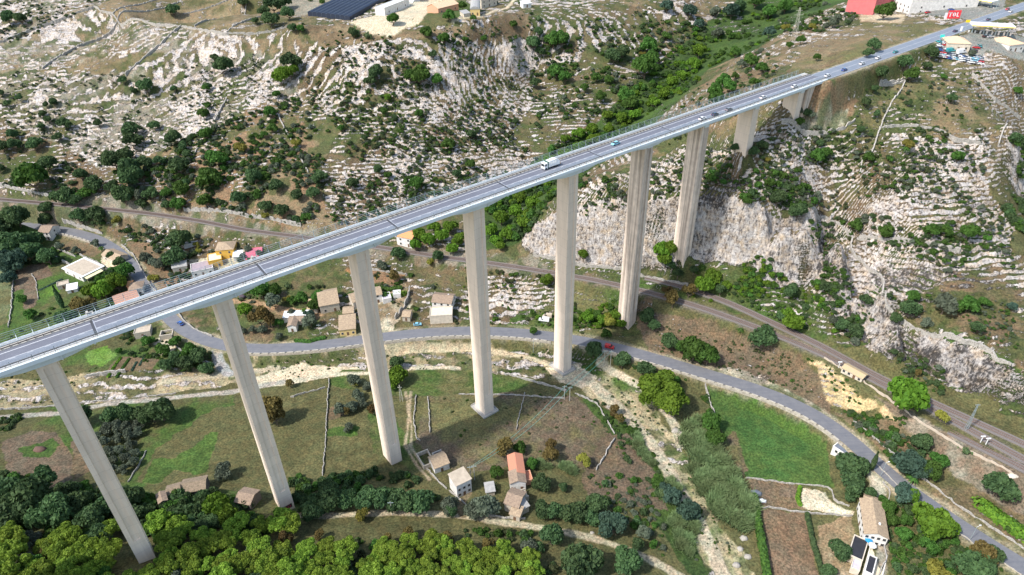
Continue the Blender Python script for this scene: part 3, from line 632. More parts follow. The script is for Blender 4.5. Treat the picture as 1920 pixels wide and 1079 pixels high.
# far side: guard rails, pipe and outer barrier
g = MB(); bbox(g, S0, S1, NC-3.5, NC-3.42, DT+.45, DT+.8)
for s in np.arange(S0, S1, 2.0): bbox(g, s, s+.14, NC-3.75, NC-3.52, DT+.19, DT+.82)
vb(g, 'far_guard_rail', dsteel)
g = MB()
for z, r in ((.55, .2), (1.0, .08)):
    g.tube(BW(S0, NC-5.2, DT+z), BW(S1-6, NC-5.2, DT+z), r, 8)
vb(g, 'pipe', mat('pipe_paint', (.55,.60,.62), .5, .15, .8))
g = MB()
for z in (1.0, 1.7, 2.4, 3.0): g.tube(BW(S0, NC-6.95, DT+z), BW(S1-6, NC-6.95, DT+z), .055, 5)
for s in np.arange(S0, S1-6, 4.0): bbox(g, s, s+.14, NC-7.05, NC-6.9, DT+.2, DT+3.05)
for s in np.arange(S0, S1-6, 4.0): g.tube(BW(s+.07, NC-5.2, DT+.3), BW(s+.07, NC-6.9, DT+1.5), .05, 4)
vb(g, 'outer_railing', steel)
# inspection platforms that break the far rail
for ps, _ in PS[1:4]: g = MB(); bbox(g, ps+13.4, ps+15.4, NC-7.4, NC-5.0, DT+.21, DT+.6); bbox(g, ps+13.6, ps+14.2, NC-6.9, NC-5.6, DT+.6, DT+1.5); vb(g, 'platform', kerbm)
# piers: hollow shafts with a sunk panel on both broad faces
HW, HD = 2.55, 3.75           # half length along the bridge, half depth across it
for k, (ps, zg) in enumerate(PS):
    pm = streak if k in (7, 8) else lift
    zb = zg - 6; zt = soffit(ps) + .02
    hw = HW * (1.0 if k < 8 else .95); hd = HD if k < 7 else 4.1
    pw0, pw1 = -hw * .42, hw * .42
    prof = []                  # plan outline with recesses on both faces
    def outline(dep): return [(-hw,-hd),(pw0,-hd),(pw0,-hd+dep),(pw1,-hd+dep),(pw1,-hd),(hw,-hd),(hw,hd),(pw1,hd),(pw1,hd-dep),(pw0,hd-dep),(pw0,hd),(-hw,hd)]
    g = MB(); top = zt - 1.6; bot = zg + min(11, (zt - zg) * .12)
    levels = [(zb, 0, .0), (bot, 0, 0), (bot, .35, 0), (top, .35, 0), (top, 0, 0), (zt, 0, 0)] if k not in (8, 9, 10) else [(zb, .0, 0), (zt, .0, 0)]
    V = []
    for z, dep, _ in levels: V += [BW(ps + a, NC + c, z) for a, c in outline(max(dep, .0))]
    Fs = []; n = 12
    for i in range(len(levels) - 1):
        for j in range(n): Fs.append((n*i+j, n*i+(j+1)%n, n*(i+1)+(j+1)%n, n*(i+1)+j))
    Fs += [tuple(range(n))[::-1], tuple(range(len(V)-n, len(V)))]
    g.add(V, Fs)
    if k in (7, 8):                 # ribs that frame the streaked shafts
        for a in (-.34, .34): bbox(g, ps + a*hw - .12, ps + a*hw + .12, NC+hd-.02, NC+hd+.14, zb, zt-.3)
    p = vb(g, 'pier', pm)
    if k == 5: p['label'] = 'bare pier standing on a square footing in the brown field'
    if 5 <= k <= 6 and True:
        f = MB(); q = 1.7
        for a0, a1, c0, c1 in ((-hw-q, hw+q, hd+q-.25, hd+q), (-hw-q, hw+q, -hd-q, -hd-q+.25), (-hw-q, -hw-q+.25, -hd-q, hd+q), (hw+q-.25, hw+q, -hd-q, hd+q)):
            bbox(f, ps+a0, ps+a1, NC+c0, NC+c1, zg-1.2, zg+.55)
        bbox(f, ps-hw-q+.2, ps+hw+q-.2, NC-hd-q+.2, NC+hd+q-.2, zg-1.5, zg+.15)
        vb(f, 'footing', kerbm)
# bearings shadow gap caps
for ps, _ in PS[7:]: g = MB(); bbox(g, ps-1.6, ps+1.6, NC-3.9, NC+4.72, .02, 1.0); vb(g, 'bearing_block', girderm)
# abutment at the right end
g = MB(); V = []
for a, zt_ in ((334, -9), (352.5, DT-.8)): pass
g.add([BW(338,NC+5,-14),BW(356,NC+5,-14),BW(356,NC+5,3.2),BW(338,NC+5,3.2),BW(338,NC-5,-14),BW(356,NC-5,-14),BW(356,NC-5,3.2),BW(338,NC-5,3.2)], [(0,1,2,3),(4,7,6,5),(0,3,7,4),(1,5,6,2),(3,2,6,7),(0,4,5,1)])
vb(g, 'abutment', streak)
# graffiti on the foot of the third pier's near face: red letters on black
gp = PS[3]
g = MB(); n0 = NC + HD + .015; bbox(g, gp[0]-1.9, gp[0]+1.7, n0-.01, n0+.02, gp[1]+.9, gp[1]+2.9, 0)
for a in (-1.5, -.7, .1, .9):
    bbox(g, gp[0]+a, gp[0]+a+.22, n0+.02, n0+.04, gp[1]+1.15, gp[1]+2.65, 1); bbox(g, gp[0]+a+.22, gp[0]+a+.55, n0+.021, n0+.041, gp[1]+1.2+abs(a)*.4, gp[1]+1.45+abs(a)*.4, 1)
vb(g, 'graffiti', [mat('black_spray', (.03,.02,.03), .6), mat('red_spray', (.55,.05,.08), .6)])

# ------------------------------------------------------------------ roads and railway
def side(P, off):
    T = np.gradient(P[:, :2], axis=0); T /= np.linalg.norm(T, axis=1)[:, None] + 1e-9
    Q = P.copy(); Q[:, 0] += T[:, 1] * off; Q[:, 1] -= T[:, 0] * off; return Q
def ribbon(mb, P, a, b, dz=0., th=0., mi=0):
    A_ = side(P, a); B_ = side(P, b); n = len(P); V = []
    for i in range(n): V += [(A_[i,0],A_[i,1],P[i,2]+dz),(B_[i,0],B_[i,1],P[i,2]+dz)]
    if th:
        for i in range(n): V += [(A_[i,0],A_[i,1],P[i,2]+dz-th),(B_[i,0],B_[i,1],P[i,2]+dz-th)]
    Fs = [(2*i, 2*i+1, 2*i+3, 2*i+2) for i in range(n-1)]
    if th:
        o = 2*n; Fs += [(2*i, 2*i+2, o+2*i+2, o+2*i) for i in range(n-1)] + [(2*i+1, o+2*i+1, o+2*i+3, 2*i+3) for i in range(n-1)] + [(0,o,o+1,1),(2*n-2,2*n-1,o+2*n-1,o+2*n-2)]
    mb.add(V, Fs, mi)
rc = smooth_line(resample(road_c, 2.5), 4)
g = MB(); ribbon(g, rc, -3.7, 3.7, .04, .5); tag(recalc(g.build('valley_road', asphr)), kind='structure')
g = MB(); ribbon(g, up_c, -5.2, 5.2, .05, .5); tag(recalc(g.build('hilltop_road', asph)), kind='structure')
g = MB(); ribbon(g, up_c, -.1, .1, .075); ribbon(g, up_c, 4.6, 4.75, .075); ribbon(g, up_c, -4.75, -4.6, .075); tag(g.build('road_marking', white), kind='structure')
# slip road in a darker, recently laid patch
ballast = mat('ballast', (.19,.165,.15), .95, .35, 2.5, .4); railm = mat('rail_steel', (.20,.13,.10), .5, .3, 2); sleeper = mat('sleeper', (.17,.13,.11), .9, .4, 1.5)
def railway(name, P, label, bed=True):
    t = thing(name, label, 'railway', tuple(P[len(P)//2])); o0 = P[len(P)//2]
    L = P - o0
    if bed:
        g = MB(); ribbon(g, L, -2.3, 2.3, -.05, .5); recalc(g.build('ballast_bed', ballast, t))
    g = MB()
    D_ = resample(P, .75) - o0; T = np.gradient(D_[:, :2], axis=0); T /= np.linalg.norm(T, axis=1)[:, None]
    for p, tt_ in zip(D_, T):
        u = np.array([tt_[1], -tt_[0]]); a, c = .13, 1.25
        V = [(p[0]+tt_[0]*i*a+u[0]*j*c, p[1]+tt_[1]*i*a+u[1]*j*c, p[2]-.04+k) for k in (0, .16) for i, j in ((-1,-1),(1,-1),(1,1),(-1,1))]
        g.add(V, [(4,5,6,7),(0,1,5,4),(1,2,6,5),(2,3,7,6),(3,0,4,7)])
    tag(g.build('sleepers', sleeper, t), kind='stuff')
    for o_ in (-.75, .75):
        g = MB(); ribbon(g, L, o_-.055, o_+.055, .28, .2); recalc(g.build('rail', railm, t))
    return t
railway('railway_track', rail_c, 'single rusty railway track along the ledge above the valley road')
railway('railway_track', rail2_c, 'second railway track beside the cliff foot, its start overgrown with grass', )
r3 = side(smooth_line(resample(zline([(1600,692,-88),(1680,733,-88),(1800,795,-88),(1920,862,-88),(2020,915,-88)], 4), 4), 8), 5.0)
r3 = smooth_line(zline([(1786,800,-88.6),(1850,832,-88.6),(1920,868,-88.6),(2020,918,-88.6)], 4), 6); r3 = side(r3, 3.6); r3[:, 2] = -88.3
railway('railway_track', r3, 'short siding track nearest the gravel yard, right of the railway mast')
# white parapet blocks and stone retaining wall on the river side of the road
stone = mat('grey_stone_wall', (.40,.36,.29), .95, .45, .9, .6, col2=(.20,.175,.14)); pale = mat('pale_stone', (.44,.40,.33), .9, .3, 1.2, .3)
def project_idx(P, px, py):
    X_, Y_ = proj(P); return int(np.argmin((X_-px)**2 + (Y_-py)**2))
def retaining(i0, i1, off, zb, label, cat='wall'):
    P = rc[i0:i1]; o0 = P[len(P)//2]; t = thing('retaining_wall', label, cat, tuple(o0)); L = P - o0
    g = MB(); A_ = side(L, off); n = len(L); V = []
    for i in range(n):
        B_ = side(L, off + .8)[i] if i == 0 else None
    B_ = side(L, off + .8); C_ = side(L, off + 1.7)
    for i in range(n): V += [(A_[i,0],A_[i,1],L[i,2]+.25),(B_[i,0],B_[i,1],L[i,2]+.25),(C_[i,0],C_[i,1],zb-o0[2]),(A_[i,0],A_[i,1],zb-o0[2])]
    Fs = [(4*i+j, 4*i+(j+1)%4, 4*i+4+(j+1)%4, 4*i+4+j) for i in range(n-1) for j in range(4)] + [(0,1,2,3),(4*n-1,4*n-2,4*n-3,4*n-4)]
    g.add(V, Fs); recalc(g.build('stone_face', stone, t))
    g = MB(); s = np.r_[0, np.cumsum(np.linalg.norm(np.diff(P[:, :2], axis=0), axis=1))]
    q = 0
    while q < s[-1] - 3:
        sub = np.stack([np.interp(np.linspace(q, q + 3.0, 4), s, L[:, k]) for k in range(3)], 1)
        ribbon(g, sub, off + .1, off + .65, .85, .62); q += 4.1
    recalc(g.build('parapet_blocks', pale, t)); return t
a0, a1 = project_idx(rc, 445, 655), project_idx(rc, 1045, 637); b0, b1 = project_idx(rc, 1090, 640), project_idx(rc, 1600, 835)
retaining(a0, a1, 4.4, -107.5, 'grey stone retaining wall with parapet blocks between the road and the riverbed')
retaining(b0, b1, 4.4, -106.5, 'pale stone retaining wall with parapet blocks above the green meadow')
c0, c1 = project_idx(rc, 118, 430), project_idx(rc, 205, 465)
retaining(c0, c1, 4.4, -100.5, 'short white retaining wall with parapet blocks beside the gabled stone house')

# ------------------------------------------------------------------ vegetation
def leaf_mat(key, col, col2, rough=.75):
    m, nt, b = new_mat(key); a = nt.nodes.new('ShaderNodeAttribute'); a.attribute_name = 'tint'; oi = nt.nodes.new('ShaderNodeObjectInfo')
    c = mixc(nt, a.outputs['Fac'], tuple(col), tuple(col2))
    hs = nt.nodes.new('ShaderNodeHueSaturation'); nt.links.new(c, hs.inputs['Color'])
    nt.links.new(mmath(nt, 'ADD', .485, mmath(nt, 'MULTIPLY', oi.outputs['Random'], .03)), hs.inputs['Hue'])
    nt.links.new(mmath(nt, 'ADD', .78, mmath(nt, 'MULTIPLY', oi.outputs['Random'], .45)), hs.inputs['Value'])
    nt.links.new(hs.outputs[0], b.inputs['Base Color']); b.inputs['Roughness'].default_value = rough; b.inputs['Specular IOR Level'].default_value = .2
    tr = nt.nodes.new('ShaderNodeBsdfTranslucent'); nt.links.new(hs.outputs[0], tr.inputs[0]); mx = nt.nodes.new('ShaderNodeMixShader'); mx.inputs[0].default_value = .34
    out = nt.nodes['Material Output']; nt.links.new(b.outputs[0], mx.inputs[1]); nt.links.new(tr.outputs[0], mx.inputs[2]); nt.links.new(mx.outputs[0], out.inputs[0]); return m
LM = {
 'pine': leaf_mat('pine_foliage', (.060,.120,.015), (.27,.38,.045)),
 'dark': leaf_mat('dark_foliage', (.036,.072,.030), (.10,.165,.058)),
 'mid': leaf_mat('green_foliage', (.032,.080,.016), (.09,.18,.030)),
 'bright': leaf_mat('bright_foliage', (.060,.13,.014), (.16,.27,.025)),
 'olive': leaf_mat('olive_foliage', (.075,.095,.060), (.16,.19,.13)),
 'blue': leaf_mat('bluish_foliage', (.035,.070,.048), (.09,.15,.10)),
 'yellow': leaf_mat('yellow_foliage', (.15,.15,.03), (.30,.28,.05)),
 'brown': leaf_mat('autumn_foliage', (.085,.065,.022), (.19,.14,.045)),
 'reed': leaf_mat('reed_leaves', (.045,.085,.035), (.19,.26,.11)),
 'scrub': leaf_mat('scrub_foliage', (.045,.060,.022), (.10,.12,.05)),
}
barkm = mat('bark', (.16,.12,.085), .95, .4, 2.0, .4); barkp = mat('pale_bark', (.32,.28,.23), .9, .3, 2.0, .3)
def unit(n, r):
    v = r.normal(size=(n, 3)); return v / np.linalg.norm(v, axis=1)[:, None]
def ico(sub=1):
    bm = bmesh.new(); bmesh.ops.create_icosphere(bm, subdivisions=sub, radius=1); V = np.array([v.co[:] for v in bm.verts]); Fa = np.array([[v.index for v in f.verts] for f in bm.faces]); bm.free(); return V, Fa
ICV, ICF = ico(2); IC1V, IC1F = ico(1)
def leaf_quads(C, Nn, size, r, asp=1.0):
    """square leaf clumps centred at C facing roughly Nn"""
    n = len(C); a = np.cross(Nn, r.normal(size=(n, 3))); a /= np.linalg.norm(a, axis=1)[:, None] + 1e-9; b_ = np.cross(Nn, a)
    s = size * (.6 + .8 * r.random(n))[:, None]; a = a * s; b_ = b_ * s * asp
    bend = Nn * s * .35
    V = np.stack([C - a - b_, C + a - b_ * .8 + bend, C + a * .8 + b_, C - a * .9 + b_ * .9 - bend], 1).reshape(-1, 3)
    return V
def crown_np(seed, lobes=12, leaves=900, lsize=.085, flat=.75, lob_r=(.28,.48), spread=.62, up=.35, core=True):
    """unit crown (radius about 1) built from leaf clumps over several lobes; returns verts, quads, tint"""
    r = np.random.default_rng(seed); cs = []; rs = []
    for i in range(lobes):
        d = unit(1, r)[0]; d[2] = abs(d[2]) * .9 - .25 * (i % 3 == 0); k = spread * (.45 + .55 * r.random()); cs.append([d[0]*k, d[1]*k, up + d[2]*k*flat + .1]); rs.append(r.uniform(*lob_r))
    cs = np.array(cs); rs = np.array(rs); w_ = rs ** 2 / (rs ** 2).sum(); pick = r.choice(lobes, leaves * 2, p=w_)
    d = unit(leaves * 2, r); d[:, 2] = np.where(d[:, 2] < -.35, -d[:, 2], d[:, 2])
    rad = rs[pick] * (.78 + .34 * r.random(leaves * 2)); P = cs[pick] + d * rad[:, None] * np.array([1, 1, .85])
    dm = np.min(np.linalg.norm((P[:, None] - cs[None]) / np.array([1, 1, .85]), axis=2) / rs[None] , axis=1)
    ok = dm > .72; P = P[ok][:leaves]; d = d[ok][:leaves]; pick = pick[ok][:leaves]
    Nn = d + r.normal(size=d.shape) * .75; Nn /= np.linalg.norm(Nn, axis=1)[:, None]
    V = leaf_quads(P, Nn, lsize, r); Q = np.arange(len(V)).reshape(-1, 4)
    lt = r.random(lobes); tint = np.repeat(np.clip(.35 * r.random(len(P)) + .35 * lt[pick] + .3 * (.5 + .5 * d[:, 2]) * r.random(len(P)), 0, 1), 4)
    Vs, Qs, Ts = [V], [Q], [tint]
    if core:
        base = len(V)
        for c, rr_, t in zip(cs, rs, lt):
            cv = IC1V * rr_ * .66 * (1 + .12 * r.normal(size=(len(IC1V), 1))) * np.array([1, 1, .85]) + c
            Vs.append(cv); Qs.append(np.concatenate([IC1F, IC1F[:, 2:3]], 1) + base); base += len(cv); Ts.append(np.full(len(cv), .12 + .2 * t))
    return np.concatenate(Vs), np.concatenate(Qs), np.concatenate(Ts)
def np_mesh(name, V, Q, T):
    """quads with the last two indices equal become triangles"""
    tri = Q[:, 2] == Q[:, 3]; me = bpy.data.meshes.new(name)
    Vf = np.asarray(V, np.float32); me.vertices.add(len(Vf)); me.vertices.foreach_set('co', Vf.ravel())
    q, t = Q[~tri], Q[tri][:, :3]; li = np.concatenate([q.ravel(), t.ravel()]).astype(np.int32); me.loops.add(len(li)); me.loops.foreach_set('vertex_index', li)
    n = len(q) + len(t); me.polygons.add(n); tot = np.r_[np.full(len(q), 4), np.full(len(t), 3)].astype(np.int32)
    me.polygons.foreach_set('loop_start', np.r_[0, np.cumsum(tot)[:-1]].astype(np.int32)); me.polygons.foreach_set('loop_total', tot); me.update(calc_edges=True)
    a = me.attributes.new('tint', 'FLOAT', 'POINT'); a.data.foreach_set('value', np.asarray(T, np.float32)); return me
def trunk_mesh(seed, h=1.0, r0=.07, limbs=4, name='trunk'):
    r = random.Random(seed); g = MB(); p = Vector((0, 0, -.25)); segs = 3
    for i in range(segs):
        q_ = Vector((r.uniform(-.05, .05), r.uniform(-.05, .05), -.25 + (h * .75 + .25) * (i + 1) / segs)); g.tube(p, q_, r0 * (1 - .22 * i), 6, 0, r0 * (1 - .22 * (i + 1))); p = q_
    for i in range(limbs):
        a = 2 * math.pi * i / limbs + r.uniform(-.4, .4); s = Vector((0, 0, h * r.uniform(.35, .6))); e_ = Vector((math.cos(a) * .5, math.sin(a) * .5, h * r.uniform(.75, 1.0)))
        g.tube(s, e_, r0 * .5, 5, 0, r0 * .18)
    me = bpy.data.meshes.new(name); me.from_pydata(g.v, [], g.f); me.update(); return me
KIND = {   # variants of crown arguments, material, trunk height in crown radii
 'pine':   dict(args=dict(lobes=22, leaves=3200, lsize=.048, flat=.6, lob_r=(.16,.30), spread=.80, up=.75), m='pine', th=.8, nv=5, nm='pine_tree'),
 'big':    dict(args=dict(lobes=34, leaves=6500, lsize=.036, flat=.85, lob_r=(.17,.30), spread=.80, up=.55), m='bright', th=.6, nv=1, nm='broad_tree'),
 'dark':   dict(args=dict(lobes=14, leaves=1500, lsize=.062, flat=.8, lob_r=(.28,.44), spread=.62, up=.5), m='dark', th=.45, nv=4, nm='carob_tree'),
 'mid':    dict(args=dict(lobes=13, leaves=1300, lsize=.066, flat=.85, lob_r=(.26,.42), spread=.64, up=.5), m='mid', th=.45, nv=4, nm='leafy_tree'),
 'bright': dict(args=dict(lobes=12, leaves=1200, lsize=.066, flat=.9, lob_r=(.25,.42), spread=.64, up=.5), m='bright', th=.45, nv=3, nm='bright_tree'),
 'olive':  dict(args=dict(lobes=10, leaves=1000, lsize=.062, flat=.8, lob_r=(.27,.45), spread=.58, up=.5), m='olive', th=.5, nv=3, nm='olive_tree'),
 'blue':   dict(args=dict(lobes=15, leaves=1500, lsize=.060, flat=.7, lob_r=(.25,.40), spread=.66, up=.45), m='blue', th=.45, nv=2, nm='mastic_tree'),
 'yellow': dict(args=dict(lobes=10, leaves=950, lsize=.066, flat=.9, lob_r=(.26,.42), spread=.6, up=.5), m='yellow', th=.5, nv=2, nm='yellowing_tree'),
 'brown':  dict(args=dict(lobes=12, leaves=1100, lsize=.055, flat=1.0, lob_r=(.24,.40), spread=.62, up=.6, core=False), m='brown', th=.6, nv=2, nm='autumn_tree'),
}
PROTO = {}
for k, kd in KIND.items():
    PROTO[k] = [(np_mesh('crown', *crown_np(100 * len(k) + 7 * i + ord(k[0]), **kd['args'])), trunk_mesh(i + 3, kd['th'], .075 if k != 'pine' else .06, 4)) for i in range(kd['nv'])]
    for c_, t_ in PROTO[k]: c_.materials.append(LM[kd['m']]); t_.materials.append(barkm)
def in_frame(P, mrg=8):
    x, y = proj(P); return -mrg < x < 1920 + mrg and -mrg < y < 1079 + mrg
LANDMARK = []                       # (px, py, phrase): filled as structures go up, used to say where a tree stands
PENDING = []                        # (object, description, px, py)
def tree(kind, px, py, wpx, desc=None, zs=1.0, ground=None):
    """a tree whose crown is centred near the picture point and spans wpx picture pixels"""
    P0 = p2w(px, py); dist = np.linalg.norm(P0 - [0, 0, CAMH]); r = wpx / 2 * dist / FPX * 1.02
    drop = r * (KIND[kind]['args']['up'] + .25) * zs * 1.03          # crown centre sits above its base
    q = P0 - np.array([0, 0, 0]); vx, vy = proj(P0 - [0, 0, drop]); P0 = p2w(px, min(py + (vy - py) * .95, 1160))
    i = random.randrange(len(PROTO[kind])); c_, t_ = PROTO[kind][i]
    t = thing(KIND[kind]['nm'], None, 'tree', tuple(P0), random.uniform(0, 6.28)); t.scale = (r, r, r * zs * random.uniform(.9, 1.1))
    link('crown', c_, None, t); link('trunk', t_, None, t)
    PENDING.append((t, desc or DESC[kind], px, py)); return t
DESC = {'pine': 'bright green pine tree', 'big': 'huge spreading green tree', 'dark': 'dark green round tree', 'mid': 'mid green bushy tree', 'bright': 'bright green leafy tree',
        'olive': 'grey-green olive tree', 'blue': 'bluish green bushy tree', 'yellow': 'yellow-green tree', 'brown': 'brown autumn tree'}
TREES = {
 'dark': "327 18 27;458 3 22;515 8 36;533 4 30;510 36 33;495 20 22;543 24 27;480 38 15;420 124 40;405 108 18;547 115 40;550 52 20;233 150 16;277 160 32;252 170 15;328 166 15;393 160 15;125 232 24;188 232 18;80 236 14;112 256 18;68 268 28;102 190 16;88 196 12;82 213 14;92 224 14;40 183 15;17 193 13;4 173 14;42 32 22;20 33 24;28 252 22;10 275 27;30 272 24;2 315 20;93 308 35;155 325 24;250 240 36;252 262 36;220 298 42;240 292 34;330 258 34;345 272 22;352 288 18;292 234 22;253 330 50;300 300 24;277 302 30;340 310 40;251 320 50;350 345 24;314 384 24;268 382 22;238 366 42;215 348 26;286 362 30;125 366 40;145 374 28;185 345 34;155 328 22;41 405 44;90 390 28;90 412 26;156 405 34;187 402 36;165 408 24;338 450 50;335 480 44;212 478 18;225 490 22;662 62 22;730 84 14;813 102 18;707 136 34;695 150 26;763 176 13;683 258 16;740 220 17;883 252 22;710 318 22;857 326 24;660 342 30;1000 78 34;1012 95 24;1003 155 24;1010 60 20;1150 104 34;1165 98 30;1625 98 20;1638 84 26;1693 115 32;1742 97 28;1737 122 18;1647 135 30;1638 166 16;1622 190 21;1642 212 16;1702 194 13;1780 182 20;1612 242 18;1537 268 16;1510 212 20;1425 272 24;1412 284 24;1377 278 20;1900 258 24;1455 370 38;1493 394 40;1428 630 56;1700 578 40;1677 596 26;1827 612 26;1585 870 64;1592 905 50;1592 932 24;1628 925 26;1862 910 56;1567 1030 46;1550 1070 28;1820 1060 64;1850 1040 40;1720 830 40;822 482 30;748 475 36;743 680 34;1113 655 40;1165 675 42;1207 690 40;1212 590 40;1225 610 30;1253 640 38;1018 905 44;1057 915 24;1015 955 44;1040 960 44;1062 962 46;1085 962 48;1115 945 50;1105 968 40;1033 1005 54;1085 1055 84;1175 1050 62;1195 1022 32;790 940 60;765 945 50;745 938 55;720 935 55;690 938 55;650 935 50;620 930 66;600 945 50;590 958 44;845 958 30;162 780 44;213 780 40;240 776 40;310 768 56;290 775 46;265 775 40;20 925 70;70 940 80;35 960 70;110 960 70;150 945 60;185 970 60;90 900 50;135 920 40;0 960 60;210 950 50;242 935 60;247 970 50;190 1000 50;130 595 42;335 668 30;350 680 34;375 668 36;318 685 30;390 690 30;1385 12 30;60 470 44;30 455 60;95 480 36;15 430 50;70 448 40;213 525 40;560 365 28;600 330 32;590 360 34;480 330 34;520 345 32;450 372 34;530 395 34;500 385 30;1270 510 28;1255 495 24;1300 505 22;1350 540 30;1465 590 30;1480 545 34;1545 540 28;1575 610 30;1600 620 34;1620 560 26",
 'mid': "738 34 28;800 58 28;833 70 28;907 72 14;962 44 18;888 32 15;843 28 26;868 10 18;873 74 15;840 268 30;813 570 16;720 208 16;787 212 20;728 328 20;883 308 22;783 342 34;790 140 46;770 142 30;820 148 28;565 52 18;72 332 56;345 355 34;388 164 17;383 212 24;390 197 16;388 248 30;508 210 26;513 238 24;498 252 18;412 295 42;395 330 52;340 380 32;314 360 22;143 370 26;162 362 28;178 358 18;388 374 32;472 500 22;470 488 18;1037 70 40;1052 72 34;1043 132 36;1060 142 30;1142 148 22;1117 144 22;1213 84 36;1207 125 50;1220 105 36;1173 180 40;1180 195 34;1250 66 22;1125 180 26;1095 165 20;1340 185 34;1367 162 30;1338 168 30;1355 150 30;1378 97 24;1407 112 32;1427 126 26;1377 142 16;1413 154 22;1530 107 15;1500 74 18;1480 84 15;1655 20 34;1705 140 28;1768 144 13;1627 296 23;1667 297 14;1793 294 24;1497 228 20;1530 288 34;1545 286 26;1443 342 22;1400 376 20;1707 556 26;1843 565 22;1812 434 32;1745 432 30;1660 434 32;1770 434 24;1603 420 28;1810 568 36;1790 572 30;1330 795 46;1340 822 42;1300 655 60;1325 665 54;1275 650 30;1700 880 30;1753 862 36;1740 880 40;1735 1022 34;1697 975 24;1660 952 32;1670 975 28;1690 1000 30;1230 900 30;493 540 46;517 545 32;548 562 22;567 556 30;600 555 32;590 572 30;522 605 24;333 640 26;310 655 30;360 655 32;345 668 26;223 510 40;205 528 40;240 510 36;190 535 30;280 638 26;225 658 14;975 838 30;933 885 32;997 870 28;1180 555 26;60 590 22;170 545 26;45 560 20;1440 20 30;1415 -2 34;1470 10 30;1905 170 18;1000 620 20;1120 590 26;1135 625 24;520 175 20;640 240 16",
 'bright': "528 140 40;548 135 30;728 182 17;1690 745 72;1740 975 70;1762 985 44;1700 930 34;1240 470 44;1258 462 34;1247 485 36;1320 532 46;1335 520 36;1360 535 24;1487 602 46;1475 592 30;1025 525 30;1093 478 24;460 580 32;570 583 18;200 540 44;225 530 40;175 545 34;788 440 34;805 450 34;830 440 34;845 425 34;860 450 30;815 425 30;850 465 30;872 440 24;780 460 28;747 705 44;735 718 30;920 430 34;940 410 36;965 395 34;985 415 34;950 440 30;930 450 28;1000 380 34;975 370 28;1000 345 26;1100 595 30;1130 600 28;1155 590 26;412 948 50;430 965 40;1165 605 24;200 605 18;1600 900 16;940 460 24;1030 300 28;1060 290 30;1085 275 30;1010 320 26;1110 262 28;1140 240 26;1165 222 26;1190 212 28;1225 190 26;1245 175 26;1060 260 24;1085 250 28;1110 240 28;1140 215 26;1260 150 26;1280 140 26;1300 120 28;1310 95 28;1100 300 22;1080 305 24;1050 318 24",
 'olive': "457 484 22;468 468 18;488 474 18;503 478 20;115 462 18;180 456 18;145 469 16;276 484 26;306 496 28;290 490 22;455 618 18;475 618 18;493 618 20;440 610 16;525 630 18;583 602 34;517 567 36;548 585 20;717 497 24;665 712 30;690 722 24;845 946 42;910 948 58;885 955 40;1207 998 34;200 830 22;222 822 22;245 815 24;262 810 20;190 850 20;208 846 22;228 842 22;248 834 22;195 868 20;215 864 22;238 858 22;255 848 20;213 880 20;233 880 22;252 866 22;240 800 24;262 795 24;205 805 26;225 800 26;185 820 24;423 882 38;265 365 22;250 350 22;1765 568 46;1555 290 18;1500 205 20;1520 215 20;1390 118 20;1345 60 24;1560 40 24;1340 20 22;640 770 30;660 762 30;672 740 26;655 800 24;680 755 22;1820 100 14;1735 605 22;1560 600 20;1600 640 20",
 'blue': "35 488 50;20 500 30;22 520 30;1150 985 60;1130 975 36;1697 870 60;1730 880 40;1690 925 44;1260 930 44;1290 960 50;1245 915 30;580 590 24;1895 575 18;1290 20 30;1250 10 30;1370 20 34;1440 60 26;1310 45 24",
 'yellow': "557 268 22;455 275 28;222 412 20;310 496 18;290 520 22;370 460 16;375 470 14;500 405 18;1140 600 36;1092 862 34;1440 300 14;1700 270 24;1763 780 26;680 965 32;1755 1078 50;670 715 20;930 375 24;1340 175 14;1205 100 14;620 915 26;1470 50 18;1520 50 16;807 490 20;540 560 18",
 'brown': "515 765 60;520 780 44;945 835 46;1035 850 40;1030 835 34;743 518 28;167 572 44;150 575 30;492 595 48;510 600 34;1720 700 16;1830 1040 50;1150 770 30;1160 785 26;545 720 20;700 770 24;653 770 22;1260 560 40;1290 545 34;1310 530 30;1250 545 30;730 1015 30;770 1000 30;540 1010 30;600 1000 26;900 1060 26",
}
hid = 0
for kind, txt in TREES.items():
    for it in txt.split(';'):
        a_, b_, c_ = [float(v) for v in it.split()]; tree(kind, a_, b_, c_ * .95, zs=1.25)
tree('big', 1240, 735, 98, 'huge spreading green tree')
# pine wood along the bottom edge
pines = []
for row, (yy, n) in enumerate(((985, 12), (1004, 24), (1024, 27), (1044, 27), (1064, 27), (1084, 27), (1106, 27))):
    for i in range(n):
        x = (i + .5 + random.uniform(-.35, .35)) * (1010 / 27) + (240 if row == 0 else 0) * 1.0; y = yy + random.uniform(-9, 9)
        if row == 0 and not (230 < x < 560): continue
        if row == 1 and (480 < x < 780): continue
        if 215 < x < 300 and y < 1062: continue
        if x > 560 and y < 1010: continue
        pines.append((x, y, random.uniform(36, 52)))
for x, y, w0 in pines:
    k = 'pine' if random.random() < .86 else random.choice(['brown', 'mid', 'dark', 'olive'])
    tree(k, x, y, w0 if k == 'pine' else w0 * .7, zs=1.05)

